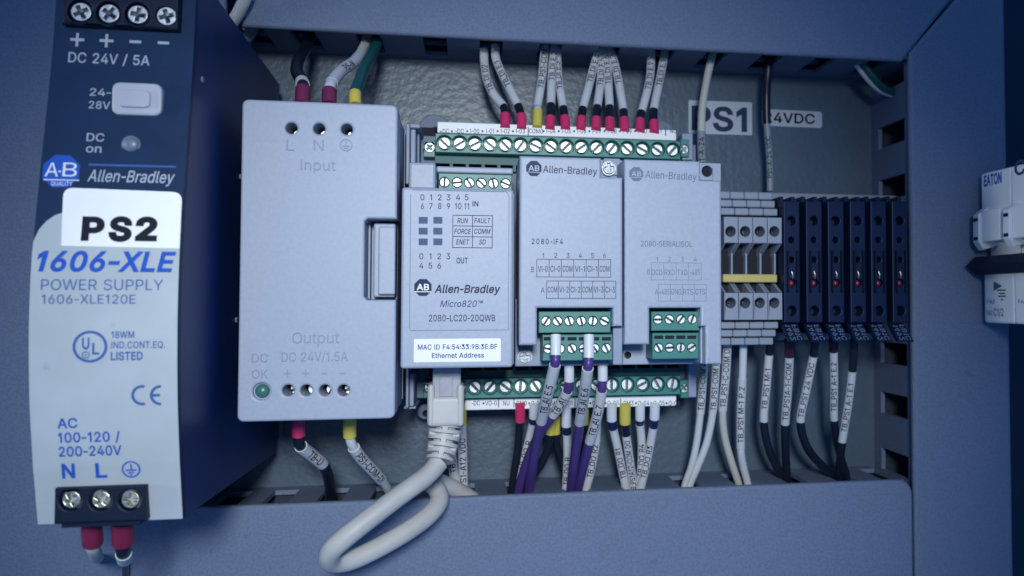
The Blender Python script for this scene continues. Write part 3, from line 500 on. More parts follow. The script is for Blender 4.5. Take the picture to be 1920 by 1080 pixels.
for x0, x1 in sl[:4:3]: b.box(x0 - .6, x1 + .6, 17, 18.2, zw + 5.0, zw + 6.4)
b.build('break_line', M['duct'], o)

# bottom duct
zb = at(1045, 925, DF).z
o = duct_thing('grey slotted duct across the bottom under the looped white network cable', (0, 0, zb - 70))
x0, x1 = at(243, 1030, DF).x, at(1712, 960, DF).x
b = MB(); rr = roundrect((x0, x1, zb - 70, zb), 5.5, 5); b.slab([rr], DF - 3, DF, bev=1.0, seg=3); b.build('cover', M['duct'], o)
sl = []
for uc in (430, 522, 622, 720, 868, 972, 1080, 1187, 1290, 1392, 1487, 1578, 1660):
    x = at(uc, 930, 20).x; sl.append((x - 4.0, x + 4.0))
comb(o, 'slotted_wall', 'x', zb - 1.5, sl, x0 + 1, x1 - 1, True, -1)
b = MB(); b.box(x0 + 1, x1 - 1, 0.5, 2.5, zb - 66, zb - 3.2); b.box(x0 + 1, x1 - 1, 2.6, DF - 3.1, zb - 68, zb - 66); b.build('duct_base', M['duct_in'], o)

# right duct
xl = at(1711, 600, DF).x; xr = at(1893, 560, DF).x
o = duct_thing('grey upright slotted duct between the black fuse terminals and the breakers', (xl, 0, -120))
zc = at(1706, 100, DF).z
lp = [(xl, -125), (xr, -125), (xr, zc + 60), (xl + 60, zc + 60), (xl, zc)]
# mitred against the cover of the top duct
m0 = at(1706, 98, DF); m1 = at(1822, -36, DF)
lp = [(xl, -125), (xr, -125), (xr, m1.z), (m1.x, m1.z), (xl, m0.z)]
b = MB(); b.slab([lp], DF - 3, DF, bev=1.3, seg=3); b.build('cover', M['duct'], o)
sl = []
for vc in (140, 248, 350, 452, 556, 664, 762, 872):
    z = at(1670, vc, 20).z; sl.append((z - 4.2, z + 4.2))
comb(o, 'slotted_wall', 'z', xl + 1.5, sl, -110, at(1700, 100, 20).z + 6, False, 1)
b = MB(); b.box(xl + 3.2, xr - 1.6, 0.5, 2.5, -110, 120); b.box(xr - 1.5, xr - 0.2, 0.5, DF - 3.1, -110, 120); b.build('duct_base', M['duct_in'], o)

# left duct
xl2, xr2 = at(-140, 600, DF).x, at(240, 1040, DF).x - 0.6
o = duct_thing('grey upright slotted duct behind the tall power supply with blue print', (xr2, 0, -120))
xk = at(424, 10, DF).x
b = MB(); b.slab([[(xl2, -125), (xr2, -125), (xr2, 60), (xk, at(424, 40, DF).z), (xk - 1, 150), (xl2, 150)]], DF - 3, DF, bev=1.0, seg=3); b.build('cover', M['duct'], o)
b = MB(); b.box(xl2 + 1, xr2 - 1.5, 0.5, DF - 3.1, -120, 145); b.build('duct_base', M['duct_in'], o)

# ------------------------------------------------------------------ mounting rail
r = rect(700, 358, 1690, 640, 6)
o = thing('mounting_rail', (0, 0, 0), 'pale steel mounting rail running behind the black fuse terminals', 'mounting rail')
b = MB(); b.box(r[0], r[1], 0.3, 5, r[2] + 6, r[3] - 6)
b.box(r[0], r[1], 5.02, 9, r[3] - 14, r[3]); b.box(r[0], r[1], 5.02, 6.2, r[2], r[2] + 9)
b.build('rail', M['blockgrey'], o)

# ------------------------------------------------------------------ stickers on the back plate
def sticker(name, label, cat, u0, v0, u1, v1, d, parent=None, m='white', tilt=0.0, rad=1.2, corners=True):
    x0, x1, z0, z1 = rect(u0, v0, u1, v1, d); lp = roundrect((x0, x1, z0, z1), rad, 4)
    if tilt:
        cx, cz = (x0 + x1) / 2, (z0 + z1) / 2; ct, st = math.cos(tilt), math.sin(tilt)
        lp = [(cx + (x - cx) * ct - (z - cz) * st, cz + (x - cx) * st + (z - cz) * ct) for x, z in lp]
    b = MB(); b.prism(lp, d, d + 0.15)
    if parent: return b.build(name, M[m], parent)
    o = thing(name, (x0, -d, z0), label, cat); b.build('paper', M[m], o); return o
o = sticker('label_sticker', 'large white sticker reading PS1 on the textured back plate', 'sticker', 1291, 190, 1410, 252, 0, m='dullwhite', rad=0.4, tilt=0.005)
f = Face(0.15); b = MB(); f.text(b, 'PS1', 1297, 1401, 246, 46, 0.32); b.build('lettering', M['ink'], o)
o = sticker('label_sticker', 'small white sticker reading 24VDC on the back plate behind the black wire', 'sticker', 1428, 207, 1541, 238, 0, m='dullwhite', rad=1.0, tilt=-0.005)
b = MB(); f.text(b, '24VDC', 1433, 1528, 231, 19, 0.22); b.build('lettering', M['inkblack'], o)

# ================================================================== TALL POWER SUPPLY (nearest, at the left)
PROF = [(-80, 102), (0, 102.5), (120, 104), (250, 106.5), (350, 108.5), (470, 110.4), (600, 111), (750, 110), (870, 107.8), (940, 106), (985, 104.8), (1010, 104)]
PROFZ = [(at(200, v, d).z, d) for v, d in PROF]
def prof(z):
    P = PROFZ
    if z >= P[0][0]: return P[0][1]
    if z <= P[-1][0]: return P[-1][1]
    for i in range(len(P) - 1):
        (za, da), (zb_, db) = P[i], P[i + 1]
        if za >= z >= zb_:
            t = (za - z) / (za - zb_); p0 = P[max(i - 1, 0)][1]; p3 = P[min(i + 2, len(P) - 1)][1]
            return 0.5 * (2 * da + (db - p0) * t + (2 * p0 - 5 * da + 4 * db - p3) * t * t + (3 * da - p0 - 3 * db + p3) * t ** 3)
XF = Face(prof)
X0 = (XF.p(88, 200).x + XF.p(58, 600).x + XF.p(68, 960).x) / 3
X1 = (XF.p(352, 200).x + XF.p(338, 500).x + XF.p(345, 960).x) / 3
ZT, ZB = at(200, -70, 103).z, at(200, 979, 105).z
psu = thing('power_supply', ((X0 + X1) / 2, -8, ZB), 'tall navy and grey power supply with blue print and PS2 sticker', 'power supply')
N = 48
zs = [ZT + (ZB - ZT) * i / N for i in range(N + 1)]
pr = [(prof(z), z) for z in zs]
tcorner = at(525, 159, 12).z; bcorner = at(513, 850, 12).z
pts = [(12, bcorner), (12, tcorner)] + [(p[0], p[1]) for p in [(prof(ZT) - 2.5, ZT)]] + [(d - 2.0, z) for d, z in pr[1:-1]] + [(prof(ZB) - 2.5, ZB)]
b = MB(); b.xprism(pts, X0 + 0.4, X1 - 0.25); b.build('housing', M['side'], psu)
def front_sheet(lp_px, lift, thick, nseg=40, name='front', m='navy', parent=psu, cut=None):
    pass
def curved_sheet(outline, d_off, th, bev=0.0):
    """outline in (x, z), sliced into strips in z so it can follow the bulge"""
    bm = bmesh.new(); vs = [bm.verts.new((x, 0, z)) for x, z in outline]; bm.faces.new(vs)
    for i in range(1, N * 2):
        z = ZT + (ZB - ZT) * i / (N * 2)
        bmesh.ops.bisect_plane(bm, geom=bm.verts[:] + bm.edges[:] + bm.faces[:], plane_co=(0, 0, z), plane_no=(0, 0, 1))
    r = bmesh.ops.extrude_face_region(bm, geom=bm.faces[:])
    top = {v for v in r['geom'] if isinstance(v, bmesh.types.BMVert)}
    for v in bm.verts: v.co.y = -(prof(v.co.z) + d_off + (th if v in top else 0))
    mb = MB(); mb.bm(bm); return mb
mb = curved_sheet([(X0, ZB), (X1, ZB), (X1, ZT), (X0, ZT)], -1.9, 1.9); mb.build('front_cover', M['navy'], psu)
# pale lower panel with the rounded shoulder
q = [XF.p(u, v) for u, v in ((60, 476), (64, 452), (74, 431), (88, 415), (104, 404), (122, 398))]
outl = [(X0 + 0.02, ZB + 0.15), (X1 - 0.02, ZB + 0.15), (X1 - 0.02, XF.p(336, 420).z), (XF.p(130, 398).x, XF.p(130, 398).z)] + [(max(p.x, X0 + 0.02), p.z) for p in q[::-1]] + [(X0 + 0.02, XF.p(60, 490).z)]
mb = curved_sheet(outl, 0.02, 0.28); pan = mb.build('front_panel', M['panel'], psu)
PF = Face(lambda z: prof(z) + 0.30)
# terminal blocks with cross-head screws
def psu_terminal(u0, v0, u1, v1, screws, rad_px, sm, name, d_lift):
    d = prof(at(200, (v0 + v1) / 2, 105).z) + d_lift
    r = rect(u0, v0, u1, v1, d); sc = []
    for u, v in screws: p = at(u, v, d); sc.append((p.x, p.z))
    R = abs(at(u0 + rad_px, v0, d).x - at(u0, v0, d).x)
    bb = MB(); holes = [circ(x, z, R * 1.28, 24) for x, z in sc]
    bb.slab([loop(r)] + holes, d - 4, d, bev=0.4); bb.box(r[0], r[1], d - 12, d - 4.02, r[2], r[3]); t = bb.build(name, M['black'], psu)
    for i, (x, z) in enumerate(sc):
        q = MB(); q.cross_screw(x, z, R, d - 2.0, 0.5 + 0.45 * i, 1.6); q.build('screw', M[sm], t)
    return t, d, r
psu_terminal(117, -34, 334, 50, [(150, 21), (203, 24), (257, 26), (311, 29)], 19, 'metal', 'terminal_block', 3.0)
tb, dtb, rtb = psu_terminal(101, 913, 272, 980, [(132, 938), (188, 938), (243, 938)], 17, 'brass', 'terminal_block', 3.0)
b = MB(); b.box(rtb[0] + 1, rtb[1] - 1.5, dtb - 10, dtb - 1.5, rtb[2] - 1.2, rtb[2] - 0.02); b.build('terminal_foot', M['black'], psu)
# print on the navy part
b = MB()
XF.text(b, 'DC 24V / 5A', 128, 281, 120, 19, 0.10)
XF.bar(b, 132, 72, 158, 77); XF.bar(b, 142.5, 62, 147.5, 87, eps=0.078)
XF.bar(b, 187, 74, 213, 79); XF.bar(b, 197.5, 64, 202.5, 89, eps=0.078)
XF.bar(b, 243, 76, 265, 81); XF.bar(b, 296, 78, 317, 83)
XF.text(b, '24-', 168, 208, 180, 14, 0.08); XF.text(b, '28V', 166, 206, 204, 14, 0.08)
XF.text(b, 'DC', 162, 195, 265, 15, 0.08); XF.text(b, 'on', 161, 190, 286, 15, 0.08)
b.build('printed_lettering', M['inkpale'], psu)
b = MB(); XF.text(b, 'Allen-Bradley', 164, 328, 342, 22, 0.10, 0.22); b.build('brand_lettering', M['inkpale'], psu)
b = MB(); XF.bar(b, 166, 309, 330, 312.5); b.build('blue_rule', M['inkblue2'], psu)
# badge
b = MB(); XF.disc(b, 115, 321, 37, 8, math.pi / 8); bo = b.build('badge', M['inkblue'], psu)
b = MB(); XF.text(b, 'A', 84, 109, 331, 26, 0.0, eps=0.14); XF.text(b, 'B', 117, 144, 331, 26, 0.0, eps=0.14); XF.bar(b, 110, 320, 115, 323, eps=0.14); XF.text(b, 'QUALITY', 96, 136, 348.5, 8, 0.05, eps=0.14); XF.bar(b, 82, 336.5, 149, 338.5, eps=0.14); b.build('badge_lettering', M['inkwhite'], bo)
# switch cover and lamp
d = prof(at(255, 186, 105).z); r = rect(209, 155, 303, 216, d + 1.5)
b = MB(); b.slab([roundrect(r, 1.6, 3)], d - 1, d + 1.6, bev=0.5); k = grow(r, -1.7)
b.slab([roundrect((k[0], k[1] - 0.6, k[2], k[3]), 1.1, 3)], d + 1.55, d + 2.3, bev=0.35); b.build('adjuster_cover', M['knob'], psu)
p = XF.p(246, 271); d = prof(p.z); b = MB(); b.disc(p.x, p.z, 2.05, d - 1, d + 0.15); b.dome(p.x, p.z, 1.75, d + 0.15, 0.7); b.build('status_lamp', M['lampoff'], psu)
# sticker PS2, following the bulge
def tilted(u0, v0, u1, v1, rad_top, rad_bot):
    p0, p1, p2, p3 = XF.p(117, 461), XF.p(338, 466), XF.p(343, 361), XF.p(121, 352); out = []
    def lerp2(a, b_, t): return (a.x + (b_.x - a.x) * t, a.z + (b_.z - a.z) * t)
    def corner(prev, c, nxt, rad):
        d1 = (prev - c); d2 = (nxt - c); d1.y = d2.y = 0; d1.normalize(); d2.normalize(); a = c + d1 * rad; e = c + d2 * rad; rs = []
        for i in range(6):
            t = i / 5; m_ = a * (1 - t) ** 2 + c * 2 * t * (1 - t) + e * t * t; rs.append((m_.x, m_.z))
        return rs
    return corner(p3, p0, p1, 0.1) + corner(p0, p1, p2, 0.1) + corner(p1, p2, p3, 2.2) + corner(p2, p3, p0, 2.2)
mb = curved_sheet(tilted(0, 0, 0, 0, 0, 0), 0.32, 0.2); so = mb.build('sticker', M['white'], psu)
SF = Face(lambda z: prof(z) + 0.52)
b = MB()
SF.text(b, 'P', 151, 194, 452, 46, 0.55, tilt=-0.01); SF.text(b, 'S', 202, 246, 453, 47, 0.55, tilt=-0.01); SF.text(b, '2', 252, 294, 452.5, 46, 0.55, tilt=-0.01); b.build('lettering', M['inkblack'], so)
# print on the pale part
b = MB(); PF.text(b, '1606-XLE', 70, 331, 510, 39, 0.34, 0.2); b.build('model_lettering', M['inkblue'], pan)
b = MB(); PF.text(b, 'POWER SUPPLY', 78, 307, 544, 20, 0.0); PF.text(b, '1606-XLE120E', 79, 255, 569.5, 17, 0.05); b.build('printed_lettering', M['inkblue2'], pan)
b = MB()
PF.arc(b, 169, 650, 30, 5.5); PF.text(b, 'U', 154, 168, 655, 22, 0.3); PF.text(b, 'L', 173, 186, 665, 22, 0.3); PF.arc(b, 161, 665.5, 6.5, 2)
PF.text(b, 'R', 158.5, 163.5, 668.5, 6, 0.1)
PF.text(b, '18WM', 209, 252, 634, 13, 0.2); PF.text(b, 'IND.CONT.EQ.', 209, 310, 653, 13, 0.15); PF.text(b, 'LISTED', 208, 268, 675.5, 16, 0.3)
PF.arc(b, 267, 741, 18, 5.5, 75, 285); PF.arc(b, 302, 741, 18, 5.5, 90, 270); PF.bar(b, 285, 738.5, 300, 743.5, eps=0.08)
b.build('approval_marks', M['inkblue2'], pan)
b = MB()
PF.text(b, 'AC', 108, 146, 803, 19, 0.22); PF.text(b, '100-120 /', 110, 226, 829, 19, 0.22); PF.text(b, '200-240V', 111, 229, 855, 19, 0.22)
PF.text(b, 'N', 117, 142, 897, 28, 0.3); PF.text(b, 'L', 180, 202, 896, 28, 0.3)
PF.arc(b, 246, 880, 16, 3.2); PF.bar(b, 244.5, 870, 247.5, 880); PF.bar(b, 236, 880, 256, 883, eps=0.078); PF.bar(b, 240, 885, 252, 887.5); PF.bar(b, 243.5, 889, 248.5, 891.5)
b.build('rating_lettering', M['inkblue'], pan)
# small screws and a pressed vent mark on the flank
b = MB()
for dd, vv in ((96, 150), (60, 330), (62, 600)):
    b.xprism([(dd + 0.8 * math.cos(a * math.pi / 4), at(400, vv, dd).z + 0.8 * math.sin(a * math.pi / 4)) for a in range(8)], X1 - 0.3, X1 + 0.15)
b.build('rivet', M['grey3'], psu)

# ================================================================== WHITE-GREY POWER MODULE
PD = 80.0
pm = thing('power_module', (at(594, 790, 8).x, -8, at(594, 790, PD).z), 'wide light grey power module with Input and Output moulded on it', 'power module')
R4 = rect(449, 191, 743, 788, PD)
n0 = rect(683, 410, 743, 562, PD)
hT = [at(u, v, PD) for u, v in ((546, 240), (598, 241), (650, 242))]; hB = [at(u, v, PD) for u, v in ((540, 732), (574, 732), (609, 732), (644, 732))]
lm = at(490, 734, PD)
rr = roundrect(R4, 1.6, 4)                      # order: top-right, top-left, bottom-left, bottom-right
outer = rr[:15] + rr[15:] + [(R4[1], n0[2])] + [(n0[0] + .8, n0[2]), (n0[0], n0[2] + .8), (n0[0], n0[3] - .8), (n0[0] + .8, n0[3])] + [(R4[1], n0[3])]
b = MB(); b.slab([outer] + [circ(p.x, p.z, 1.5, 24) for p in hT + hB] + [circ(lm.x, lm.z, 2.2, 24)], PD - 9, PD, bev=0.6, seg=3); b.build('front_cover', M['grey'], pm)
g = grow(R4, -0.7); b = MB()
b.slab([[(g[0], g[2]), (g[1], g[2]), (g[1], n0[2]), (n0[0] + .5, n0[2]), (n0[0] + .5, n0[3]), (g[1], n0[3]), (g[1], g[3]), (g[0], g[3])]], 48, PD - 9.02)
b.box(g[0], g[1] + 0.2, 8, 47.98, g[2] + 1, g[3] - 1)
b.build('housing', M['grey2'], pm)
b = MB(); b.box(n0[0] + 0.6, g[1], 48.02, 68, n0[2] + .1, n0[3] - .1); b.build('clip_recess', M['grey2'], pm)
l0 = rect(700, 419, 741, 557, PD - 5); b = MB(); b.box(l0[0], l0[1], 68.02, PD - 5, l0[2], l0[3], bev=0.5)
l1 = rect(709, 422, 741, 555, PD - 3); b.box(l1[0], l1[1], PD - 4.99, PD - 3.2, l1[2] + .4, l1[3] - .4, bev=0.4)
b.build('release_clip', M['grey'], pm)
b = MB(); b.box(g[0] + 2, n0[0], PD - 8.98, PD - 8.6, g[2] + 2, g[3] - 2); b.build('chamber_shade', M['dark'], pm)  # dark plate painting the shade behind the screw holes
for p in hT + hB:
    top = p in hT; q = MB(); q.slot_screw(p.x + (0.9 if top else 1.1), p.z - (0.9 if top else 0.1), 1.5 if top else 1.6, PD - 6.4, random.uniform(0.2, 2.6), 0.8); q.build('terminal_screw', M['metal'], pm)
b = MB(); b.disc(lm.x, lm.z, 2.4, PD - 2.4, PD - 1.3, 24); b.build('lamp_seat', M['grey'], pm)
b = MB(); b.dome(lm.x, lm.z, 1.9, PD - 1.3, 1.3, 20, 6); b.build('status_lamp', M['lampgreen'], pm)
EF = Face(PD); b = MB(); kw = dict(eps=0.35, extr=0.4)
EF.text(b, 'L', 537, 552, 282, 20, -0.02, **kw); EF.text(b, 'N', 588, 607, 282, 20, -0.02, **kw)
EF.arc(b, 649, 272, 11, 2, eps=0.3); EF.bar(b, 648, 265, 650, 274, eps=0.3); EF.bar(b, 642, 273, 656, 275, eps=0.31); EF.bar(b, 645, 277, 653, 278.6, eps=0.3)
EF.text(b, 'Input', 564, 629, 319, 19, 0.0, **kw); EF.text(b, 'Output', 548, 636, 643, 20, 0.0, **kw)
EF.text(b, 'DC', 472, 502, 679, 16, 0.0, **kw); EF.text(b, 'DC 24V/1.5A', 528, 652, 677, 17, 0.0, **kw); EF.text(b, 'OK', 472, 502, 709, 16, 0.0, **kw)
for u in (539, 573): EF.bar(b, u - 7, 698.9, u + 7, 701.1, eps=0.3); EF.bar(b, u - 1.1, 693, u + 1.1, 707, eps=0.31)
for u in (608, 642): EF.bar(b, u - 5, 698.9, u + 5, 701.1, eps=0.3)
b.build('moulded_lettering', M['emboss_shade'], pm)

# ================================================================== LOGIC CONTROLLER
ctl = thing('logic_controller', (at(1030, 760, 6).x, -6, at(1030, 760, 30).z), 'light grey logic controller with long green screw terminals above and below', 'controller')
# base housing
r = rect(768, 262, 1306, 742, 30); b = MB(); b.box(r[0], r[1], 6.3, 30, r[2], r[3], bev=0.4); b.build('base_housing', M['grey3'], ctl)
# upper and lower strips
def strip(vs, ys, flange, top):
    D1 = 38.0; sc = []
    v0, v1 = ys
    r = rect(816, v0, 1276, v1, D1); screws = []
    for k in range(16):
        u = 833 + 28.62 * k
        if not top and k == 0: continue
        p = at(u, vs, D1); screws.append((p.x, 0))
    zc = at(1047, vs, D1).z; screws = [(x, zc) for x, _ in screws]
    rad = abs(at(1047 + 10.3, vs, D1).x - at(1047, vs, D1).x)
    t = terminal_face(ctl, 'terminal_strip', r, screws, 20, D1, rad, hole=1.36, depth=1.5, angs=[random.choice((0.6, 0.9, 1.5, 2.2, 2.5, 2.8)) + random.uniform(-.2, .2) for _ in screws])
    f0 = rect(794, v0 + 8, 815.6, v1 + 2, D1 - 3); p = at(805, flange, D1 - 3); bb = MB()
    bb.slab([loop(f0), circ(p.x, p.z, rad * 1.15)], D1 - 6, D1 - 3, bev=0.15, seg=1); bb.box(f0[0], f0[1], 20, D1 - 6.02, f0[2], f0[3])
    bb.build('end_flange', M['green'], t); bb = MB()
    f1 = rect(1276.5, v0 + 4, 1292, v1 + 2, D1 - 3); p2 = at(1284, flange - (0 if top else 3) + 4, D1 - 3)
    bb.slab([loop(f1), circ(p2.x, p2.z, rad * 0.9)], D1 - 6, D1 - 3, bev=0.1, seg=1); bb.box(f1[0], f1[1], 20, D1 - 6.02, f1[2], f1[3])
    bb.build('end_flange', M['green'], t)
    for pp in (p, p2): q = MB(); q.cross_screw(pp.x, pp.z, rad * 0.85, D1 - 5.6, 0.7, 1.3); q.build('flange_screw', M['metal'], t)
    return t, r
tT, rT = strip(274, (257, 292), 275, True)
tB, rB = strip(724, (708, 744), 727, False)
# darker header ledges next to the strips, with pin slots
for (v0, v1, nm) in ((293, 324, 'u'), (684, 707, 'l')):
    r = rect(816, v0, 1276, v1, 33); b = MB()
    b.box(r[0], r[1], 20, 30, r[2], r[3])
    n = 16; w = (r[1] - r[0]) / n
    for k in range(n + 1): b.box(r[0] + k * w - 0.5, r[0] + k * w + 0.5, 30.02, 33, r[2], r[3]) if 0 < k < n else None
    zz = (r[2], r[2] + (r[3] - r[2]) * 0.62) if nm == 'l' else (r[3] - (r[3] - r[2]) * 0.62, r[3])
    b.box(r[0], r[1], 30.04, 33.2, zz[0], zz[1]); b.build('terminal_header', M['green_d'], ctl)
# white legend strips
def legend(v0, v1, u0, u1, names, first, bars, vt):
    d = 33.0; r = rect(u0, v0, u1, v1, d); b = MB(); b.box(r[0], r[1], 24, d, r[2], r[3], bev=0.2, seg=1)
    o = b.build('legend_strip', M['white'], ctl); f = Face(d); l = MB()
    for k, nme in enumerate(names):
        if nme: f.ctext(l, nme, first + 28.62 * k, vt + 4, 8.5, 0.78, 0.07)
    for k in range(len(names) - 1):
        u = first + 28.62 * (k + 0.5)
        if k in bars: f.bar(l, u - 0.8, v0 + 2, u + 0.8, v1 - 1)
        else: f.disc(l, u, vt, 2.0, 10)
    l.build('legend_lettering', M['inkgrey'], o)
legend(236, 256, 820, 1268, ['+DC', '-DC', 'I-00', 'I-01', 'I-02', 'I-03', 'COM0', 'I-04', 'I-05', 'I-06', 'I-07', 'I-08', 'I-09', 'I-10', 'I-11', 'NU'], 833, (5, 14), 246)
legend(745, 765, 872, 1268, ['-DC', 'VO-0', 'NU', 'CM0', 'O-00', 'CM1', 'O-01', 'CM2', 'O-02', 'O-03', 'CM3', 'O-04', 'O-05', 'O-06'], 892, (1, 2, 4, 6, 9), 756)
# mounting ears behind
def ear(u, v, rp):
    p = at(u, v, 12); R = abs(at(u + rp, v, 12).x - p.x); b = MB(); b.slab([circ(p.x, p.z, R, 28), circ(p.x + R * .12, p.z - R * .25, R * 0.42, 20)], 4, 12, bev=0.4); b.build('mounting_ear', M['grey3'], ctl)
ear(815, 243, 30); ear(1240, 250, 24); ear(797, 772, 15)
# left bracket: two upright ribs with a cross bar, above and below the face
for u0, v0, u1, v1, d0, d1 in ((761, 232, 768, 345, 20, 52), (768.5, 232, 788, 240, 20, 48), (769, 241, 779, 345, 20, 46), (782, 241, 786, 345, 20, 40),
                              (761, 690, 766, 765, 20, 50), (768, 700, 776, 762, 20, 46), (757, 762, 780, 767, 20, 44), (1291, 664, 1306, 745, 20, 36), (1279, 250, 1299, 300, 20, 33.5)):
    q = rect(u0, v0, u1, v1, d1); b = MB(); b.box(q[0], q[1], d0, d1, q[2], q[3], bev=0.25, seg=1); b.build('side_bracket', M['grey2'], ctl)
b = MB(); q = rect(788, 240, 816, 345, 28); b.box(q[0], q[1], 28, 29, q[2], q[3]); q = rect(777, 690, 812, 768, 28); b.box(q[0], q[1], 28, 29, q[2] + 4, q[3]); b.build('side_shade_sheet', M['dark'], ctl)  # dark sheets painting the shade beside the bracket ribs
# raised middle body
r = rect(760, 366, 962, 682, 62); b = MB(); b.box(r[0], r[1], 30.02, 70, r[2], r[3], bev=0.5)
q = rect(766, 304, 817, 356, 66); b.box(q[0], q[1], 30.02, 66, q[2], q[3], bev=0.8)
q = rect(818, 313, 962, 325, 52); b.box(q[0], q[1], 33.3, 52, q[2], q[3], bev=0.5)
b.build('middle_housing', M['grey'], ctl)
r = rect(822, 326, 960, 356, 56); zc = at(890, 343, 56).z
sc = [(at(u, 343, 56).x, zc) for u in (833.5, 857, 880, 902.5, 925, 948)]
terminal_face(ctl, 'terminal_strip', r, sc, 34, 56, 1.35, hole=1.12, depth=0.4)
# face plate
FD = 78.0; r = rect(752, 353, 962, 690, FD); b = MB(); b.slab([roundrect(r, 0.8, 3)], 70.02, FD, bev=0.7, seg=3); fp = b.build('face_plate', M['grey'], ctl)
f = Face(FD); b = MB()
for i, u in enumerate((792, 808, 824.5, 841, 859, 875)):
    f.ctext(b, str(i), u, 375.5, 11, 0.95, 0.06); f.ctext(b, str(i + 6), u, 392, 11, 0.82, 0.06)
f.text(b, 'IN', 886, 897, 387, 10, 0.2)
for i, u in enumerate((790, 807, 823.5, 840.5)): f.ctext(b, str(i), u, 486, 11, 0.95, 0.06)
for i, u in enumerate((790, 807, 823.5)): f.ctext(b, str(i + 4), u, 503.5, 11, 0.95, 0.06)
f.text(b, 'OUT', 856, 877, 494, 11, 0.2)
f.grid(b, (849, 886, 923), (404, 424, 444, 464.5), 1.3)
for (a, c), v in zip((('RUN', 'FAULT'), ('FORCE', 'COMM'), ('ENET', 'SD')), (418.5, 438.5, 458.5)):
    f.ctext(b, a, 867.5, v, 9.5, 0.74, 0.13, 0.2); f.ctext(b, c, 904.5, v, 9.5, 0.74, 0.13, 0.2)
f.text(b, '2080-LC20-20QWB', 804.5, 929, 602.5, 12.5, 0.07)
b.build('printed_lettering', M['ink'], fp)
b = MB(); f.text(b, 'Allen-Bradley', 815, 939, 549.5, 15.5, 0.26, 0.2); b.build('brand_lettering', M['ink'], fp)
b = MB(); f.text(b, 'Micro820™', 825.5, 906, 575.5, 12, 0.06, 0.22); b.build('model_lettering', M['inknavy'], fp)
f.emblem(fp, 793, 539, 17.5, M['ink'], M['white'])
b = MB()
for u0, u1 in ((785, 802), (812.5, 829.5)):
    for v in (413, 433.5, 453.5): f.bar(b, u0, v - 6.3, u1, v + 6.3)
b.build('indicator_window', M['inksky'], fp)
b = MB(); w = 0.8
f.bar(b, 768.5, 364, 769.5, 618); f.bar(b, 773, 357.2, 944, 358.4); f.bar(b, 953.3, 368, 954.3, 618); f.bar(b, 769.5, 618.6, 954, 619.6)
pts = [(944 + 10 * math.sin(t), 367.8 - 10 * math.cos(t)) for t in [i * math.pi / 12 for i in range(7)]]
for (u0, v0), (u1, v1) in zip(pts, pts[1:]): f.poly(b, [(u0, v0), (u1, v1), (u1 - .7, v1 + .9), (u0 - .4, v0 + 1.1)])
b.build('border_line', M['inkfaint'], fp)
so = sticker('sticker', '', '', 776, 635, 939, 678.5, FD, fp, rad=0.3); b = MB(); g = Face(FD + 0.15)
g.text(b, 'MAC ID F4:54:33:9B:3E:BF', 784, 933, 655, 9.5, 0.16); g.text(b, 'Ethernet Address', 810, 907.5, 671, 9.5, 0.16); b.build('lettering', M['inknavy'], so)
# network socket under the face
r = rect(804, 690, 874, 708, 54); b = MB(); b.box(r[0], r[1], 33.3, 54, r[2], r[3]); b.build('network_socket', M['dark'], ctl)

# ================================================================== PLUG-IN MODULES
MD = 76.0
def module(label, front, foot, foot_d, terms, d):
    o = thing('plug_in_module', (at(front[0][0], 690, d).x, -30, at(front[0][0], 690, d).z), label, 'plug-in module', 'plug-in modules on the controller')
    b = MB(); b.slab([xz(front, d)], 62, d, bev=0.7, seg=3); c = b.build('front_cover', M['grey'], o)
    return o, c
# analogue module
fr = [(975, 292), (1127, 296), (1128, 331), (1165, 333), (1170, 612), (1149, 612), (1149, 578), (1007, 577), (1007, 647), (972, 648)]
m1, c1 = module('light grey plug-in module with two white-tipped pairs of purple wires below', fr, None, 0, None, MD)
r = rect(966, 560, 1168, 686, 60); b = MB(); b.box(r[0], r[1], 33.4, 60, r[2], r[3], bev=0.4)
r = rect(974, 300, 1166, 575, 60); b.box(r[0] + 0.3, r[1] - 0.3, 33.4, 61.98, r[2], r[3])
r = rect(1149.5, 613, 1167, 684, MD - 4); b.box(r[0], r[1], 60.02, MD - 4, r[2], r[3], bev=0.3)
r = rect(1129, 300, 1160, 331, 60); b.box(r[0], r[1], 62, 63, r[2], r[3], bev=0.2); b.build('base', M['grey2'], m1)
def two_rows(o, B, A, ub, ua, vb, va, d):
    r = rect(*B, d); z = at((B[0] + B[2]) / 2, vb, d).z; terminal_face(o, 'terminal_block', r, [(at(u, vb, d).x, z) for u in ub], 60.1, d, 1.28, hole=1.1, depth=0.3)
    da = d - 2; r = rect(*A, da); z = at((A[0] + A[2]) / 2, va, da).z; t = terminal_face(o, 'terminal_block', r, [(at(u, va, da).x, z) for u in ua], 60.1, da, 1.28, hole=1.1, depth=0.3)
    b = MB()
    for u in ua:
        q = rect(u - 8.5, A[1] + 5, u + 8.5, A[1] + 11.5, da); b.box(q[0], q[1], da - 1.2, da + 0.06, q[2], q[3])
    b.build('wire_entry_shade', M['dark'], t)  # raised dark blocks paint the shade of the wire openings
two_rows(m1, (1010, 584, 1145, 624), (1017, 627, 1149, 676), (1024, 1045.5, 1067.5, 1090, 1111.5, 1133.5), (1028, 1050, 1072.5, 1094, 1115, 1137), 602, 653.5, 72)
for u, v, d, R in ((984, 669, 60.2, 14), (1141, 316, 63.2, 13.5)):
    p = at(u, v, d); rad = abs(at(u + R, v, d).x - p.x); b = MB(); b.disc(p.x, p.z, rad, d - 1, d + 0.5, 24); b.cross_screw(p.x, p.z, rad * 0.82, d + 0.5, 0.15, 1.0); b.build('fixing_screw', M['steel'], m1)
f = Face(MD); b = MB()
f.text(b, '2080-IF4', 997, 1055.5, 458, 10.5, 0.14, spacing=1.3)
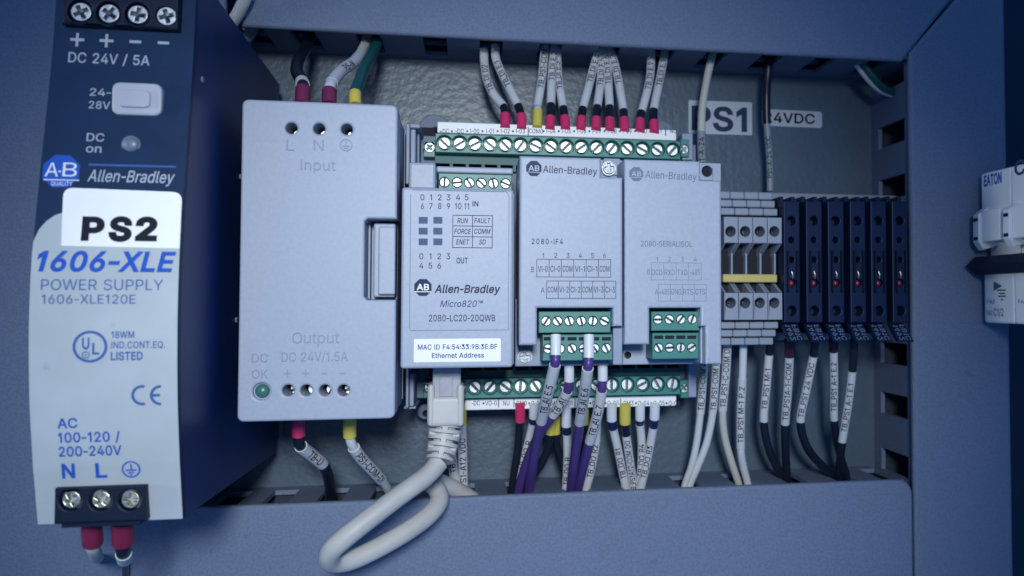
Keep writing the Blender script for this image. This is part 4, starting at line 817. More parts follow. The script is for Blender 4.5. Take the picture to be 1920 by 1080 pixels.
for i, u in enumerate((1018.5, 1042, 1065, 1088, 1111, 1133)): f.ctext(b, str(i + 1), u, 483.5, 9, 0.9, 0.03)
us = [1006.5 + 23.1 * i for i in range(7)]; f.grid(b, us, (486.5, 519.5), 1.1)
for i, t in enumerate(('VI-0', 'CI-0', 'COM', 'VI-1', 'CI-1', 'COM')): w = 9.3; c = us[i] + 11.5; f.text(b, t, c - w, c + w, 509.5, 11, 0.08)
f.ctext(b, 'B', 998.5, 510, 10, 0.7)
us = [1025 + 21.6 * i for i in range(7)]; f.grid(b, us, (527, 559.5), 1.1)
for i, t in enumerate(('COM', 'VI-2', 'CI-2', 'COM', 'VI-3', 'CI-3')): c = us[i] + 10.8; f.text(b, t, c - 9, c + 9, 548.5, 11, 0.08)
f.ctext(b, 'A', 1017.6, 549, 10, 0.8)
b.build('printed_lettering', M['inkgrey'], c1)
b = MB(); f.text(b, 'Allen-Bradley', 1018, 1120, 326, 13.5, 0.10, 0.05, tilt=-0.02); b.build('brand_lettering', M['inkgrey'], c1)
f.emblem(c1, 1001, 316, 15.5, M['inkgrey'], M['grey'])
# serial module
fr = [(1171, 298), (1314, 302), (1315, 337), (1353, 339), (1353, 683), (1323, 683), (1323, 612), (1313, 612), (1313, 578), (1218, 577), (1218, 646), (1171, 646)]
m2, c2 = module('light grey plug-in module with faded print and no wires in its terminals', fr, None, 0, None, MD)
r = rect(1168, 560, 1352, 683, 60); b = MB(); p = at(1177, 666, 60); b.slab([loop(r), circ(p.x, p.z, 1.55, 20)], 50, 60, bev=0.4); b.box(r[0], r[1], 33.4, 49.98, r[2], r[3])
r = rect(1172, 306, 1350, 575, 60); b.box(r[0] + .3, r[1] - .3, 33.4, 61.98, r[2], r[3])
r = rect(1313.5, 613, 1323, 682, MD - 4); b.box(r[0], r[1], 60.02, MD - 4, r[2], r[3], bev=0.3)
e = rect(1312, 308, 1337.5, 338, 64); p = at(1326, 321, 64); b.slab([roundrect(e, 0.5, 2), circ(p.x, p.z, 1.75, 20)], 60.2, 64, bev=0.25)
b.build('base', M['grey'], m2)
b = MB(); b.disc(p.x, p.z, 1.7, 62.0, 62.2); b.build('recess_shade', M['dark'], m2)  # dark disc painting the shade in the ear hole
two_rows(m2, (1221, 584, 1312, 620), (1223, 624, 1310, 673), (1233.5, 1255, 1276.5, 1298), (1235, 1255.5, 1276.5, 1297), 599, 652, 72)
b = MB(); f.text(b, '2080-SERIALISOL', 1202, 1298, 462.5, 10.5, 0.06)
for i, u in enumerate((1232, 1255.5, 1279.5, 1303.5)): f.ctext(b, str(i + 1), u, 490.5, 9, 0.9, 0.0)
f.ctext(b, 'B', 1216, 515, 10, 0.7); f.ctext(b, 'A', 1231, 552.5, 10, 0.8)
for i, t in enumerate(('DCD', 'RXD', 'TXD', '-485')): c = 1232 + 23.6 * i; f.text(b, t, c - 9.5, c + 9.5, 516, 10.5, 0.0)
for i, t in enumerate(('+485', 'GND', 'RTS', 'CTS')): c = 1245.5 + 22.4 * i; f.text(b, t, c - 9.5, c + 9.5, 552.5, 10.5, 0.0)
b.build('printed_lettering', M['inkfaint'], c2)
b = MB(); f.grid(b, [1221 + 23.4 * i for i in range(5)], (493, 525), 0.7); f.grid(b, [1234.5 + 22.4 * i for i in range(5)], (533, 564.5), 0.7)
f.text(b, 'Allen-Bradley', 1210, 1306.5, 336, 13.5, 0.08, 0.05, tilt=-0.02); b.build('brand_lettering', M['inkfaint'], c2)
f.emblem(c2, 1193, 326.5, 14, M['inkfaint'], M['grey'])

# ================================================================== GREY FEED-THROUGH TERMINALS
GD = 50.0
def gz(v, d): return at(1410, v, d).z
GP = [(7, 358, 30), (30, 362, 30)]
def grey_block(i, label):
    u0 = 1358 + 27.4 * i; u1 = u0 + 26.6
    x0, x1 = at(u0, 500, GD).x, at(u1, 500, GD).x
    o = thing('terminal_block', ((x0 + x1) / 2, -7, gz(650, 20)), label, 'terminal block', 'grey terminal blocks beside the plug-in module')
    b = MB()
    Z = lambda v, d=GD: gz(v, d)
    # stepped top tiers, then shoulder with screw hole
    tiers = [(360, 375, 41), (375.5, 390, 43.5), (390.5, 405, 46), (603, 617.5, 46), (618, 632.5, 43.5), (633, 648, 41)]
    for v0, v1, d in tiers: b.box(x0, x1, 7, d, Z(v1, d) + 0.25, Z(v0, d) - 0.0, bev=0.3, seg=1)
    b.box(x0 + 0.05, x1 - 0.05, 7, 38, Z(640, 38), Z(366, 38))
    p0 = at((u0 + u1) / 2 - 1, 434, GD); p1 = at((u0 + u1) / 2 - 1, 568, GD)
    b.slab([loop((x0, x1, Z(456), Z(407))), circ(p0.x, p0.z, 1.75, 20)], 42, GD, bev=0.3)
    b.slab([loop((x0, x1, Z(600), Z(549))), circ(p1.x, p1.z, 1.75, 20)], 42, GD, bev=0.3)
    # sloping webs towards the middle recess
    w = (x1 - x0)
    b.xprism([(GD - 0.2, Z(456.5)), (38, Z(456.5)), (38, Z(482, 40)), (41, Z(482, 40))], x0, x0 + w * 0.12)
    b.xprism([(GD - 0.2, Z(456.5)), (38, Z(456.5)), (38, Z(482, 40)), (41, Z(482, 40))], x1 - w * 0.22, x1)
    b.xprism([(GD - 0.2, Z(548.5)), (38, Z(548.5)), (38, Z(526, 40)), (41, Z(526, 40))], x0, x0 + w * 0.12)
    b.xprism([(GD - 0.2, Z(548.5)), (38, Z(548.5)), (38, Z(526, 40)), (41, Z(526, 40))], x1 - w * 0.22, x1)
    b.box(x1 - 0.7, x1 - 0.1, 38.02, 44, Z(530, 42), Z(476, 42))
    b.build('housing', M['blockgrey'], o)
    b = MB(); b.box(x0 + .3, x1 - .3, 38.02, 39, Z(548, 40), Z(458, 40)); b.box(x0 + .6, x1 - .6, 38.2, 41.5, Z(599), Z(409))
    b.build('recess_shade', M['dark'], o)  # dark fill painting the shade of the middle recess and screw holes
    for v in (434, 568):
        p = at((u0 + u1) / 2 - 1, v, 42); q = MB(); q.slot_screw(p.x, p.z, 1.4, 42, random.uniform(0, 3), 0.6); q.build('screw', M['grey3'], o)
    return o
for i, t in enumerate(('grey terminal block touching the plug-in module, first under the yellow bridge', 'grey terminal block second from the plug-in module under the yellow bridge',
                       'grey terminal block third from the plug-in module under the yellow bridge', 'grey terminal block touching the first black fuse terminal')): grey_block(i, t)
r = rect(1356, 514, 1458, 529.5, 46); o = thing('jumper_bar', (r[0], -42, r[2]), 'yellow bridge bar pushed across the middle of the grey terminal blocks', 'jumper bar')
b = MB(); b.box(r[0], r[1], 42.5, 46, r[2], r[3], bev=0.5)
b.build('bar', M['jumper'], o)
b = MB()
for i in range(4): q = rect(1366 + 27.4 * i, 518, 1374 + 27.4 * i, 526, 44); b.box(q[0], q[1], 39.05, 42.48, q[2], q[3])
b.build('pins', M['metal'], o)

# ================================================================== BLACK FUSE TERMINALS
KD = 50.5
def fuse(uc, hw, label):
    d = KD; c = at(uc, 500, d).x; w = abs(at(uc + hw, 500, d).x - c); Z = lambda v, dd=d: at(uc, v, dd).z
    o = thing('fuse_terminal', (c, -7, Z(640)), label, 'fuse terminal', 'black fuse terminals in a row beside the upright duct')
    b = MB()
    holes = [circ(c, Z(414), 1.5, 16), circ(c - .1, Z(450), 1.0, 14), circ(c - .1, Z(487), 1.0, 14), circ(c, Z(583), 1.6, 16), circ(c, Z(530), 1.35, 14)]
    b.slab([loop((c - w, c + w, Z(605), Z(377)))] + holes, d - 5, d, bev=0.35)
    b.box(c - w + .1, c + w - .1, 7, d - 5.02, Z(603), Z(379))
    for s in (-1, 1): x = c + s * (w - 0.75); b.box(x - 0.75, x + 0.75, 20, d - 4, Z(380), Z(366), bev=0.25, seg=1)
    x0 = c - w - 1.2
    if uc > 1490: b.box(x0, c - w - 0.02, 7, d - 8, Z(628), Z(370))
    b.build('housing', M['fuse'], o)
    b = MB(); b.box(c - w + .9, c + w - 1.3, d + .02, d + 0.9, Z(600), Z(556), bev=0.25, seg=1) if False else b.box(c - w + .9, c - w + 1.5, d + .02, d + 1.3, Z(548), Z(470), bev=0.2, seg=1)
    b.box(c + w - 1.5, c + w - .9, d + .02, d + 1.3, Z(548), Z(470), bev=0.2, seg=1)
    b.build('fuse_lever', M['black'], o)
    p = at(uc, 531, d); b = MB(); b.dome(p.x, p.z, 1.1, d - 1.2, 1.1, 14, 4); b.build('indicator_lamp', M['lampred'], o)
    p = at(uc + 1.5, 514, d); b = MB(); b.tube([Vector((p.x, -d + 0.4, p.z - 1.6)), Vector((p.x - .2, -d - 0.3, p.z)), Vector((p.x - .5, -d - .1, p.z + 1.0))], [.22, .38, .2], 8); b.build('lamp_wire', M['metal'], o)
    # sloping flap with pale marking
    fw = w * 0.97; z0, z1 = Z(606), Z(641, d + 1); sh = 0.9
    b = MB(); vs = []
    for dd in (0, -2.2):
        for xx, zz, q in ((c - fw, z0, d - 3), (c + fw, z0, d - 3), (c + fw + sh, z1, d + 2), (c - fw + sh, z1, d + 2)): vs.append((xx, -(q + dd), zz))
    b.add(vs, [(0, 1, 2, 3), (7, 6, 5, 4), (0, 4, 5, 1), (1, 5, 6, 2), (2, 6, 7, 3), (3, 7, 4, 0)]); fl = b.build('marking_flap', M['fuse'], o)
    l = MB()
    for row, t in enumerate(('1492', 'FB1C', '0.5A')[:2]):
        g, ff, gw, gh = glyphs(t, 0.05); H = w * 0.62; L = abs(z1 - z0) * 0.80; out = []
        for x, y in g:
            a = 0.1 + (x / gw) * 0.8; q = a; xx = c - fw + sh * a + (0.28 + row * 0.85) * w + (1 - y) * H
            out.append((xx, -(d - 3 + 5 * a + 0.12), z0 + (z1 - z0) * a))
        l.add(out, ff)
    l.build('marker_lettering', M['inkfaint'], fl)
    return o
for uc, hw, t in ((1485, 15, 'first black fuse terminal, touching the grey terminal blocks'), (1527, 15, 'second black fuse terminal from the grey terminal blocks'),
                  (1568, 15, 'third black fuse terminal from the grey terminal blocks'), (1609, 14.5, 'fourth black fuse terminal, third from the upright duct'),
                  (1648, 14.5, 'fifth black fuse terminal, second from the upright duct'), (1688, 14.5, 'black fuse terminal touching the upright duct, last of the row')): fuse(uc, hw, t)

# ================================================================== CIRCUIT BREAKERS (fronts turned to the left)
bx = at(1840, 400, 38).x
def breaker(d0, d1, label, second):
    def z(v, d=38): return at(1840, v, d).z
    o = thing('circuit_breaker', (bx + 40, -d0, z(610)), label, 'circuit breaker', 'white circuit breakers facing the upright duct')
    b = MB()
    lp = [(bx, z(326)), (bx + 60, z(326)), (bx + 60, z(470)), (bx + 4, z(470)), (bx + 1.2, z(400)), (bx, z(396))]
    b.slab([roundrect((bx, bx + 60, z(400), z(326)), 1.0, 3)], d0 + .15, d1 - .15, bev=0.5)
    b.slab([roundrect((bx + 0.6, bx + 60, z(605), z(512)), 1.0, 3)], d0 + .15, d1 - .15, bev=0.5)
    b.box(bx + 3.5, bx + 60, d0 + .2, d1 - .2, z(513), z(399))
    b.build('housing', M['mcb'], o)
    # toggle
    dm = (d0 + d1) / 2; b = MB(); w = 0.18
    for dd0, dd1 in ((d0 + 1.0, d0 + 4.6),):
        lp = [(bx + 3.5, z(390)), (bx - 1.0, z(393)), (bx - 4.0, z(405)), (bx - 4.2, z(455)), (bx - 2.2, z(470)), (bx + 3.5, z(462))]
        b.slab([lp], dd0, dd1, bev=0.3)
    b.box(bx - 3.0, bx + 3.5, d0 + 4.62, d1 - 2.0, z(456), z(398), bev=0.5)
    b.build('toggle', M['mcb'], o)
    b = MB()
    for v in (414, 449): b.box(bx - 4.4, bx - 4.22, d0 + 1.8, d0 + 4.2, z(v + 3), z(v - 3))
    b.build('toggle_notch', M['dark'], o)
    # print on the face that looks left (x = bx): columns run with depth
    def side(mb, txt, a0, a1, v, cap, bold=0.1):
        g, ff, gw, gh = glyphs(txt, bold); H = z(v - cap) - z(v); xx = bx - 0.08 if v < 420 else bx + 0.52
        mb.add([(xx, -(d0 + a0 + (a1 - a0) * x / gw), z(v) + y * H) for x, y in g], ff)
    l = MB()
    if not second: side(l, 'EATON', 2.0, 12.5, 352, 21, 0.4)
    side(l, 'FAZ', 2.0, 6.5, 569, 7, 0.05)
    l.build('brand_lettering', M['inkblue'], o)
    l = MB(); side(l, 'C1/2', 2.2 + (3.6 if not second else 0), 11.5, 592, 14, 0.05) if not second else side(l, 'C', 2.0, 8, 345, 26, 0.25)
    if not second:
        side(l, 'FAZ-', 1.8, 5.6, 591, 9, 0.0)
        for v, a0, a1 in ((546, 8, 13), (552, 9, 12.5), (557, 8.5, 13), (563, 10, 11.5)):
            l.add([(bx + .52, -(d0 + a0), z(v)), (bx + .52, -(d0 + a1), z(v)), (bx + .52, -(d0 + a1), z(v - 2.5)), (bx + .52, -(d0 + a0), z(v - 2.5))], [[0, 1, 2, 3]])
    l.build('rating_lettering', M['inkgrey'], o)
    if not second:
        l = MB(); l.add([(bx + .5, -(d0 + 6), z(528)), (bx + .5, -(d0 + 11), z(537)), (bx + .5, -(d0 + 6), z(546))], [[0, 1, 2]]); l.build('direction_mark', M['teal'], o)
    return o
breaker(38, 55.5, 'white circuit breaker with blue maker name, nearer the upright duct', False)
breaker(55.7, 73.2, 'white circuit breaker marked with a large C, farther from the upright duct', True)
def zz(v): return at(1840, v, 45).z
o = thing('busbar_cover', (bx, -34, zz(500)), 'dark pointed insulating bar laid across the circuit breakers', 'insulating bar')
b = MB(); lp = [(bx + 3.4, zz(480)), (bx - 2.5, zz(480)), (bx - 6.0, zz(497)), (bx - 2.5, zz(514)), (bx + 3.4, zz(514))]
b.slab([lp], 37, 76, bev=0.4); b.build('bar', M['black'], o)

# ================================================================== NETWORK CABLE
nc = thing('network_cable', at(850, 940, 30), 'white network cable plugged under the controller, looping over the lower duct', 'network cable')
r = rect(811, 686, 864, 748, 62)
b = MB(); b.box(r[0], r[1], 55, 62, r[2], r[3], bev=0.4); q = rect(824, 706, 848, 744, 63); b.box(q[0], q[1], 62.02, 62.8, q[2], q[3], bev=0.2)
b.build('clear_plug', M['clear'], nc)
b = MB()
def lv(u0, u1, v, d): a, c = at(u0, v, d), at(u1, v, d); return a.x, c.x, a.z
# boot: sheath with two cheeks, slit collar
for a0, a1 in (((801, 815)), ((856, 870))):
    q = rect(a0, 720, a1, 800, 63); b.box(q[0], q[1], 53, 64, q[2], q[3], bev=1.2, seg=3)
q0 = rect(804, 744, 868, 800, 63); b.box(q0[0], q0[1], 53.5, 63.6, q0[2], q0[3], bev=1.3, seg=3)
axis = [at(836, 792, 57.5), at(833, 815, 58), at(829, 840, 59), at(824, 864, 60.5)]
ap = spline(axis, 8); n = len(ap)
rads = []
for i in range(n):
    t = i / (n - 1); R = 4.9 - 1.0 * t; ph = (t * 4.0) % 1.0; rads.append(R if ph < 0.66 else R * 0.80)
bo = b.build('boot', M['cable'], nc)
ap2 = []; NB = 108
for i in range(NB + 1):
    k = i / NB * (n - 1); j = min(int(k), n - 2); ap2.append(ap[j].lerp(ap[j + 1], k - j))
b = MB(); vs = []; NA = 40
for i, c in enumerate(ap2):
    t = i / NB; T = (ap2[min(i + 1, NB)] - ap2[max(i - 1, 0)]).normalized(); fr = (CAMP - c); fr = (fr - T * fr.dot(T)).normalized(); sd = fr.cross(T)
    R = 5.2 - 1.1 * t; band = int(t * 5.4); ph = (t * 5.4) % 1.0; groove = ph > 0.60 and band < 5
    for k in range(NA):
        an = (k / NA * 360 + 180) % 360 - 180; aa = abs(an)
        bridge = aa < 17 if band % 2 == 0 else (58 < aa < 100)
        q = R * (0.66 if groove and not bridge else 1.0); w = math.radians(an); vs.append(c + (fr * math.cos(w) + sd * math.sin(w)) * q)
b.add(vs, [(i * NA + k, i * NA + (k + 1) % NA, (i + 1) * NA + (k + 1) % NA, (i + 1) * NA + k) for i in range(NB) for k in range(NA)])
b.add(vs[-NA:], [list(range(NA))]); b.build('strain_relief', M['cable'], bo)
cpts = [(824, 866, 60.5), (800, 892, 63), (752, 927, 68), (698, 968, 72), (645, 1010, 74), (619, 1037, 72), (624, 1054, 67), (664, 1048, 63), (735, 1013, 58), (796, 973, 53), (823, 940, 47), (817, 914, 42), (800, 902, 37.5), (820, 903, 34), (852, 917, 29), (884, 936, 24), (905, 950, 20)]
cp = spline([at(*p) for p in cpts], 10); b = MB(); b.tube(cp, 2.85, 20); b.build('cable_jacket', M['cable'], nc)

# ================================================================== WIRES
GT = 'wires rising from the upper terminal strip'
S1 = 'sleeve'
def top_wire(label, pts, text, kind='red', d0=33, d1=18):
    u, v = pts[0]; n = len(pts)
    P = []
    for i, (a, c) in enumerate(pts): t = i / (n - 1); P.append((a, c, d0 + (d1 - d0) * t))
    # run on up into the slot
    a, c = pts[-1]; P.append((a + (a - pts[-2][0]) * 0.15, c - 26, d1 - 1))
    if kind == 'red':
        parts = [('ferrule', 0, 1, 1.72, 'red'), ('insulation', 1.01, 2.02, 1.45, 'black2'), ('sleeve', 2, n - 0.02, 1.55, 'sleeve', text, False), ('insulation', n - 0.02, n, 1.3, 'black2')]
    else:
        parts = [('ferrule', 0, 1, 1.72, 'yellow'), ('insulation', 1.01, 2.02, 1.4, 'wwire'), ('sleeve', 2, n - 0.02, 1.55, 'sleeve', text, False), ('insulation', n - 0.02, n, 1.3, 'wwire')]
    wire('wire', label, 'wire', GT, P, parts)
TW = [
 ('white sleeved wire with red ferrule, first on the upper strip from the power module', [(947, 240), (947, 216), (944, 200), (926, 178), (913, 150), (908, 118)], 'TB_DI 02'),
 ('white sleeved wire with red ferrule just before the yellow ferrule', [(978, 242), (977, 217), (971, 198), (955, 165), (941, 138), (930, 110)], 'TB_DI E.1'),
 ('white sleeved wire in the yellow ferrule on the upper strip', [(1007, 240), (1008, 209), (1008, 198), (1014, 160), (1018, 128), (1021, 92)], 'TB_PS1-COM'),
 ('white sleeved wire with red ferrule directly after the yellow ferrule, standing upright', [(1031, 243), (1032, 221), (1033, 196), (1034, 160), (1036, 125), (1040, 85)], 'TB_DI E.2'),
 ('white sleeved wire with red ferrule, second after the yellow ferrule', [(1060, 243), (1059, 221), (1056, 202), (1051, 172), (1047, 145), (1045, 112)], 'TB_DI E.3'),
 ('white sleeved wire with red ferrule leaning to the fourth duct slot, outermost of its four', [(1089, 244), (1090, 222), (1093, 203), (1103, 165), (1112, 130), (1125, 86)], 'TB_DI E.4'),
 ('upright white sleeved wire with red ferrule, second of the four sharing a slot', [(1117, 245), (1118, 223), (1120, 200), (1124, 170), (1127, 140), (1130, 100)], 'TB_DI E.5'),
 ('upright white sleeved wire with red ferrule, third of the four sharing a slot', [(1143, 246), (1143, 224), (1143, 200), (1141, 165), (1139, 130), (1135, 96)], 'TB_DI E.6'),
 ('white sleeved wire with red ferrule leaning in from the far side of the four', [(1171, 247), (1170, 224), (1169, 207), (1162, 165), (1154, 125), (1143, 86)], 'TB_DI E.7'),
 ('white sleeved wire with red ferrule, last but one on the upper strip', [(1199, 248), (1200, 226), (1203, 210), (1213, 172), (1219, 140), (1221, 106)], 'TB_DI E.8'),
 ('white sleeved wire with red ferrule, last on the upper strip beside PS1', [(1226, 250), (1226, 229), (1226, 206), (1234, 165), (1240, 135), (1246, 100)], 'TB_DI E.9'),
]
for lab, pts, tx in TW: top_wire(lab, pts, tx, 'yellow' if 'in the yellow' in lab else 'red')

# power module, above
G2 = 'wires on the power module'
wire('wire', 'thick black wire in a maroon ferrule above the power module', 'wire', G2, [(567, 196, 60), (568, 166, 58), (566, 152, 55), (556, 132, 46), (562, 108, 34), (576, 84, 22), (580, 60, 18)],
     [('ferrule', 0, 1, 2.15, 'maroon'), ('insulation', 1.01, 2, 1.7, 'black2'), ('sleeve', 1.55, 1.95, 2.0, 'sleeve'), ('insulation', 2, 6, 1.85, 'black2')])
wire('wire', 'white sleeved wire in a maroon ferrule above the power module', 'wire', G2, [(617, 196, 60), (618, 170, 58), (622, 155, 55), (640, 133, 46), (668, 112, 34), (684, 84, 22), (690, 60, 18)],
     [('ferrule', 0, 1, 2.15, 'maroon'), ('insulation', 1.01, 2, 1.7, 'wwire'), ('sleeve', 2, 4.2, 1.85, 'sleeve', 'PS-N', False), ('insulation', 4.2, 6, 1.6, 'wwire')])
wire('wire', 'green wire in a yellow ferrule above the power module', 'wire', G2, [(666, 197, 60), (666, 175, 58), (672, 158, 52), (684, 125, 40), (698, 100, 30), (708, 78, 22), (714, 55, 18)],
     [('ferrule', 0, 1, 1.8, 'yellow'), ('insulation', 1.01, 6, 1.75, 'gwire')])
# power module, below
wire('wire', 'black wire with white sleeve in a red ferrule under the power module', 'wire', G2, [(559, 780, 55), (560, 816, 53), (563, 835, 51), (583, 852, 45), (606, 872, 38), (616, 896, 30), (620, 930, 22), (621, 955, 20)],
     [('ferrule', 0, 1, 1.9, 'red'), ('insulation', 1.01, 2.2, 1.6, 'black2'), ('sleeve', 2.1, 3.9, 1.95, 'sleeve', 'TB-U', False), ('insulation', 3.9, 7, 1.7, 'black2')])
wire('wire', 'white wire with printed sleeve in a yellow ferrule under the power module', 'wire', G2, [(656, 780, 55), (656, 818, 53), (662, 837, 51), (680, 862, 45), (703, 886, 38), (722, 908, 30), (733, 932, 22), (736, 955, 20)],
     [('ferrule', 0, 1, 1.95, 'yellow'), ('insulation', 1.01, 2.2, 1.45, 'wwire'), ('sleeve', 2.1, 4.6, 1.85, 'sleeve', 'PS1-COM-DI', False), ('insulation', 4.6, 7, 1.4, 'wwire')])
# tall power supply, below
G3 = 'wires under the tall power supply'
wire('wire', 'short white wire end in a crimson ferrule under the N terminal', 'wire', G3, [(172, 978, 98), (174, 1018, 96), (176, 1032, 93), (180, 1041, 86), (182, 1044, 78), (184, 1046, 40)],
     [('ferrule', 0, 1, 2.25, 'crimson'), ('insulation', 1.01, 5, 1.5, 'cream')])
wire('wire', 'black wire with white collar in a maroon ferrule under the L terminal', 'wire', G3, [(230, 978, 98), (231, 1018, 96), (231, 1034, 94), (234, 1046, 88), (236, 1075, 70), (237, 1110, 50), (238, 1150, 38)],
     [('ferrule', 0, 1, 2.35, 'crimson'), ('insulation', 1.01, 2.3, 1.6, 'black2'), ('sleeve', 2.3, 3.1, 1.85, 'sleeve'), ('insulation', 3.1, 6, 0.85, 'black2')])

# lower strip
G4 = 'wires falling from the lower terminal strip'
def low(label, pts, parts, d0=33, d1=21, grp=G4):
    n = len(pts); P = [(a, c, d0 + (d1 - d0) * (i / (n - 1))) for i, (a, c) in enumerate(pts)]
    a, c = pts[-1]; P.append((a + (a - pts[-2][0]) * 0.2, c + 26, d1 - 1)); wire('wire', label, 'wire', grp, P, parts)
low('black wire in the only red ferrule under the lower strip', [(975, 755), (975, 789), (973, 830), (966, 880), (960, 925)], [('ferrule', 0, 1, 1.75, 'red'), ('insulation', 1.01, 5, 1.45, 'black2')])
low('white sleeved wire with a navy band, half hidden by the first purple wire', [(1001, 755), (1001, 782), (999, 794), (988, 840), (974, 885), (963, 918)],
    [('ferrule', 0, 1, 1.7, 'wfer'), ('insulation', 1.01, 2, 1.4, 'nav'), ('sleeve', 2, 4.6, 1.5, 'sleeve', 'TB_DO R', True), ('insulation', 4.6, 6, 1.7, 'nav')])
low('black wire dropping from the wide yellow ferrule towards the purple wires', [(1034, 755), (1034, 775), (1032, 812), (1026, 845), (1008, 880), (985, 910)], [('ferrule', 0.2, 2, 2.05, 'yellow'), ('insulation', 2.01, 6, 1.45, 'black2')], 31, 20)
low('black wire dropping from the wide yellow ferrule away from the purple wires', [(1042, 775), (1041, 812), (1044, 835), (1054, 868), (1066, 900), (1070, 925)], [('ferrule', 0.2, 1, 1.75, 'yellow'), ('insulation', 1.01, 6, 1.4, 'black2')], 28, 18)
low('grey ferruled wire with navy band between the two pairs of purple wires', [(1062, 755), (1062, 798), (1063, 813), (1064, 850), (1063, 885), (1061, 920)],
    [('ferrule', 0, 1, 1.7, 'wfer'), ('insulation', 1.01, 2, 1.45, 'nav'), ('sleeve', 2, 6, 1.5, 'sleeve', 'TB_DO R', True)], 32, 20)
low('wire in the narrow yellow ferrule hidden behind the second purple pair', [(1095, 755), (1095, 794), (1094, 830), (1090, 870), (1082, 922)], [('ferrule', 0, 1, 1.7, 'yellow'), ('insulation', 1.01, 5, 1.4, 'black2')], 28, 18)
low('white sleeved wire reading TB_DO R2, close behind the purple wires', [(1119, 790), (1117, 830), (1112, 862), (1106, 890), (1099, 918)], [('sleeve', 0, 4.4, 1.55, 'sleeve', 'TB_DO R2', True), ('insulation', 4.4, 5, 1.3, 'nav')], 30, 21)
low('white sleeved wire reading TB_DO R1 with white ferrule and navy band', [(1147, 755), (1147, 787), (1150, 804), (1158, 840), (1166, 880), (1173, 916)],
    [('ferrule', 0, 1, 1.75, 'wfer'), ('insulation', 1.01, 2, 1.45, 'nav'), ('sleeve', 2, 5.4, 1.5, 'sleeve', 'TB_DO R1', True), ('insulation', 5.4, 6, 1.3, 'nav')])
low('white sleeved wire with black neck in the yellow ferrule between white ferrules', [(1172, 755), (1172, 793), (1174, 815), (1179, 850), (1184, 885), (1188, 918)],
    [('ferrule', 0, 1, 1.95, 'yellow'), ('insulation', 1.01, 2, 1.6, 'black2'), ('sleeve', 2, 5.4, 1.5, 'sleeve', 'TB_PS1A12-COM DO', True), ('insulation', 5.4, 6, 1.3, 'black2')])
low('white sleeved wire reading TB_DO R4 with white ferrule', [(1200, 755), (1200, 785), (1200, 795), (1203, 830), (1202, 875), (1197, 914)],
    [('ferrule', 0, 1, 1.7, 'wfer'), ('insulation', 1.01, 2, 1.4, 'nav'), ('sleeve', 2, 5.4, 1.5, 'sleeve', 'TB_DO R4', True), ('insulation', 5.4, 6, 1.3, 'nav')], 32, 19)
low('white sleeved wire reading TB_DO R3, last under the lower strip', [(1228, 755), (1227, 784), (1225, 801), (1219, 835), (1211, 875), (1202, 914)],
    [('ferrule', 0, 1, 1.75, 'wfer'), ('insulation', 1.01, 2, 1.45, 'nav'), ('sleeve', 2, 5.4, 1.5, 'sleeve', 'TB_DO R3', True), ('insulation', 5.4, 6, 1.3, 'nav')])
low('white sleeved wire in a yellow ferrule right behind the network plug', [(866, 755), (866, 796), (867, 830), (868, 870), (869, 915)], [('ferrule', 0, 1, 1.6, 'yellow'), ('sleeve', 1, 4.6, 1.65, 'sleeve', 'PS1-A12 VDC', True), ('insulation', 4.6, 5, 1.3, 'black2')], 32, 22)
low('white sleeved wire half hidden by the network cable boot', [(842, 755), (844, 800), (846, 840), (849, 875), (853, 908)], [('ferrule', 0, 0.6, 1.6, 'wfer'), ('sleeve', 0.6, 4.6, 1.6, 'sleeve', 'TB_COM', True), ('insulation', 4.6, 5, 1.3, 'black2')], 30, 22)

# purple wires from the analogue module
G5 = 'purple wires with white tips on the analogue module'
def purple(label, P, cuts, txt):
    wire('wire', label, 'wire', G5, P, [('ferrule', 0, cuts[0], 1.55, 'wfer'), ('insulation', cuts[0], cuts[1], 1.38, 'purple'), ('sleeve', cuts[1], cuts[2], 1.72, 'sleeve', txt, True), ('insulation', cuts[2], len(P) - 1, 1.6, 'purple')])
purple('purple wire with a high white tip, first on the analogue module', [(1042, 628, 74.2), (1042, 666, 75.5), (1040, 686, 75), (1027, 738, 67), (1015, 790, 56), (1006, 832, 45), (998, 880, 33), (991, 922, 23), (988, 950, 20)], (1, 1.95, 4), 'TB_AI E.5')
purple('purple wire with a low white tip that bends sharply across the strip', [(1067, 682, 58), (1067, 714, 57), (1063, 735, 55), (1046, 765, 50), (1020, 800, 44), (999, 840, 36), (982, 885, 28), (972, 922, 22), (968, 950, 20)], (1, 1.95, 3.4), 'TB_AI')
purple('purple wire with a high white tip, in the second pair', [(1104, 628, 74.2), (1104, 671, 75.5), (1102, 692, 75), (1095, 742, 66), (1087, 792, 55), (1081, 835, 44), (1075, 880, 33), (1070, 922, 23), (1068, 950, 20)], (1, 1.95, 4), 'TB_AI E.6')
purple('purple wire with a low white tip, nearest the unwired module', [(1130, 680, 58), (1130, 713, 57.5), (1128, 734, 56.5), (1120, 778, 51), (1106, 828, 43), (1098, 858, 37), (1090, 890, 30), (1083, 922, 23), (1080, 950, 20)], (1, 1.95, 4), 'TB_AI E.7')

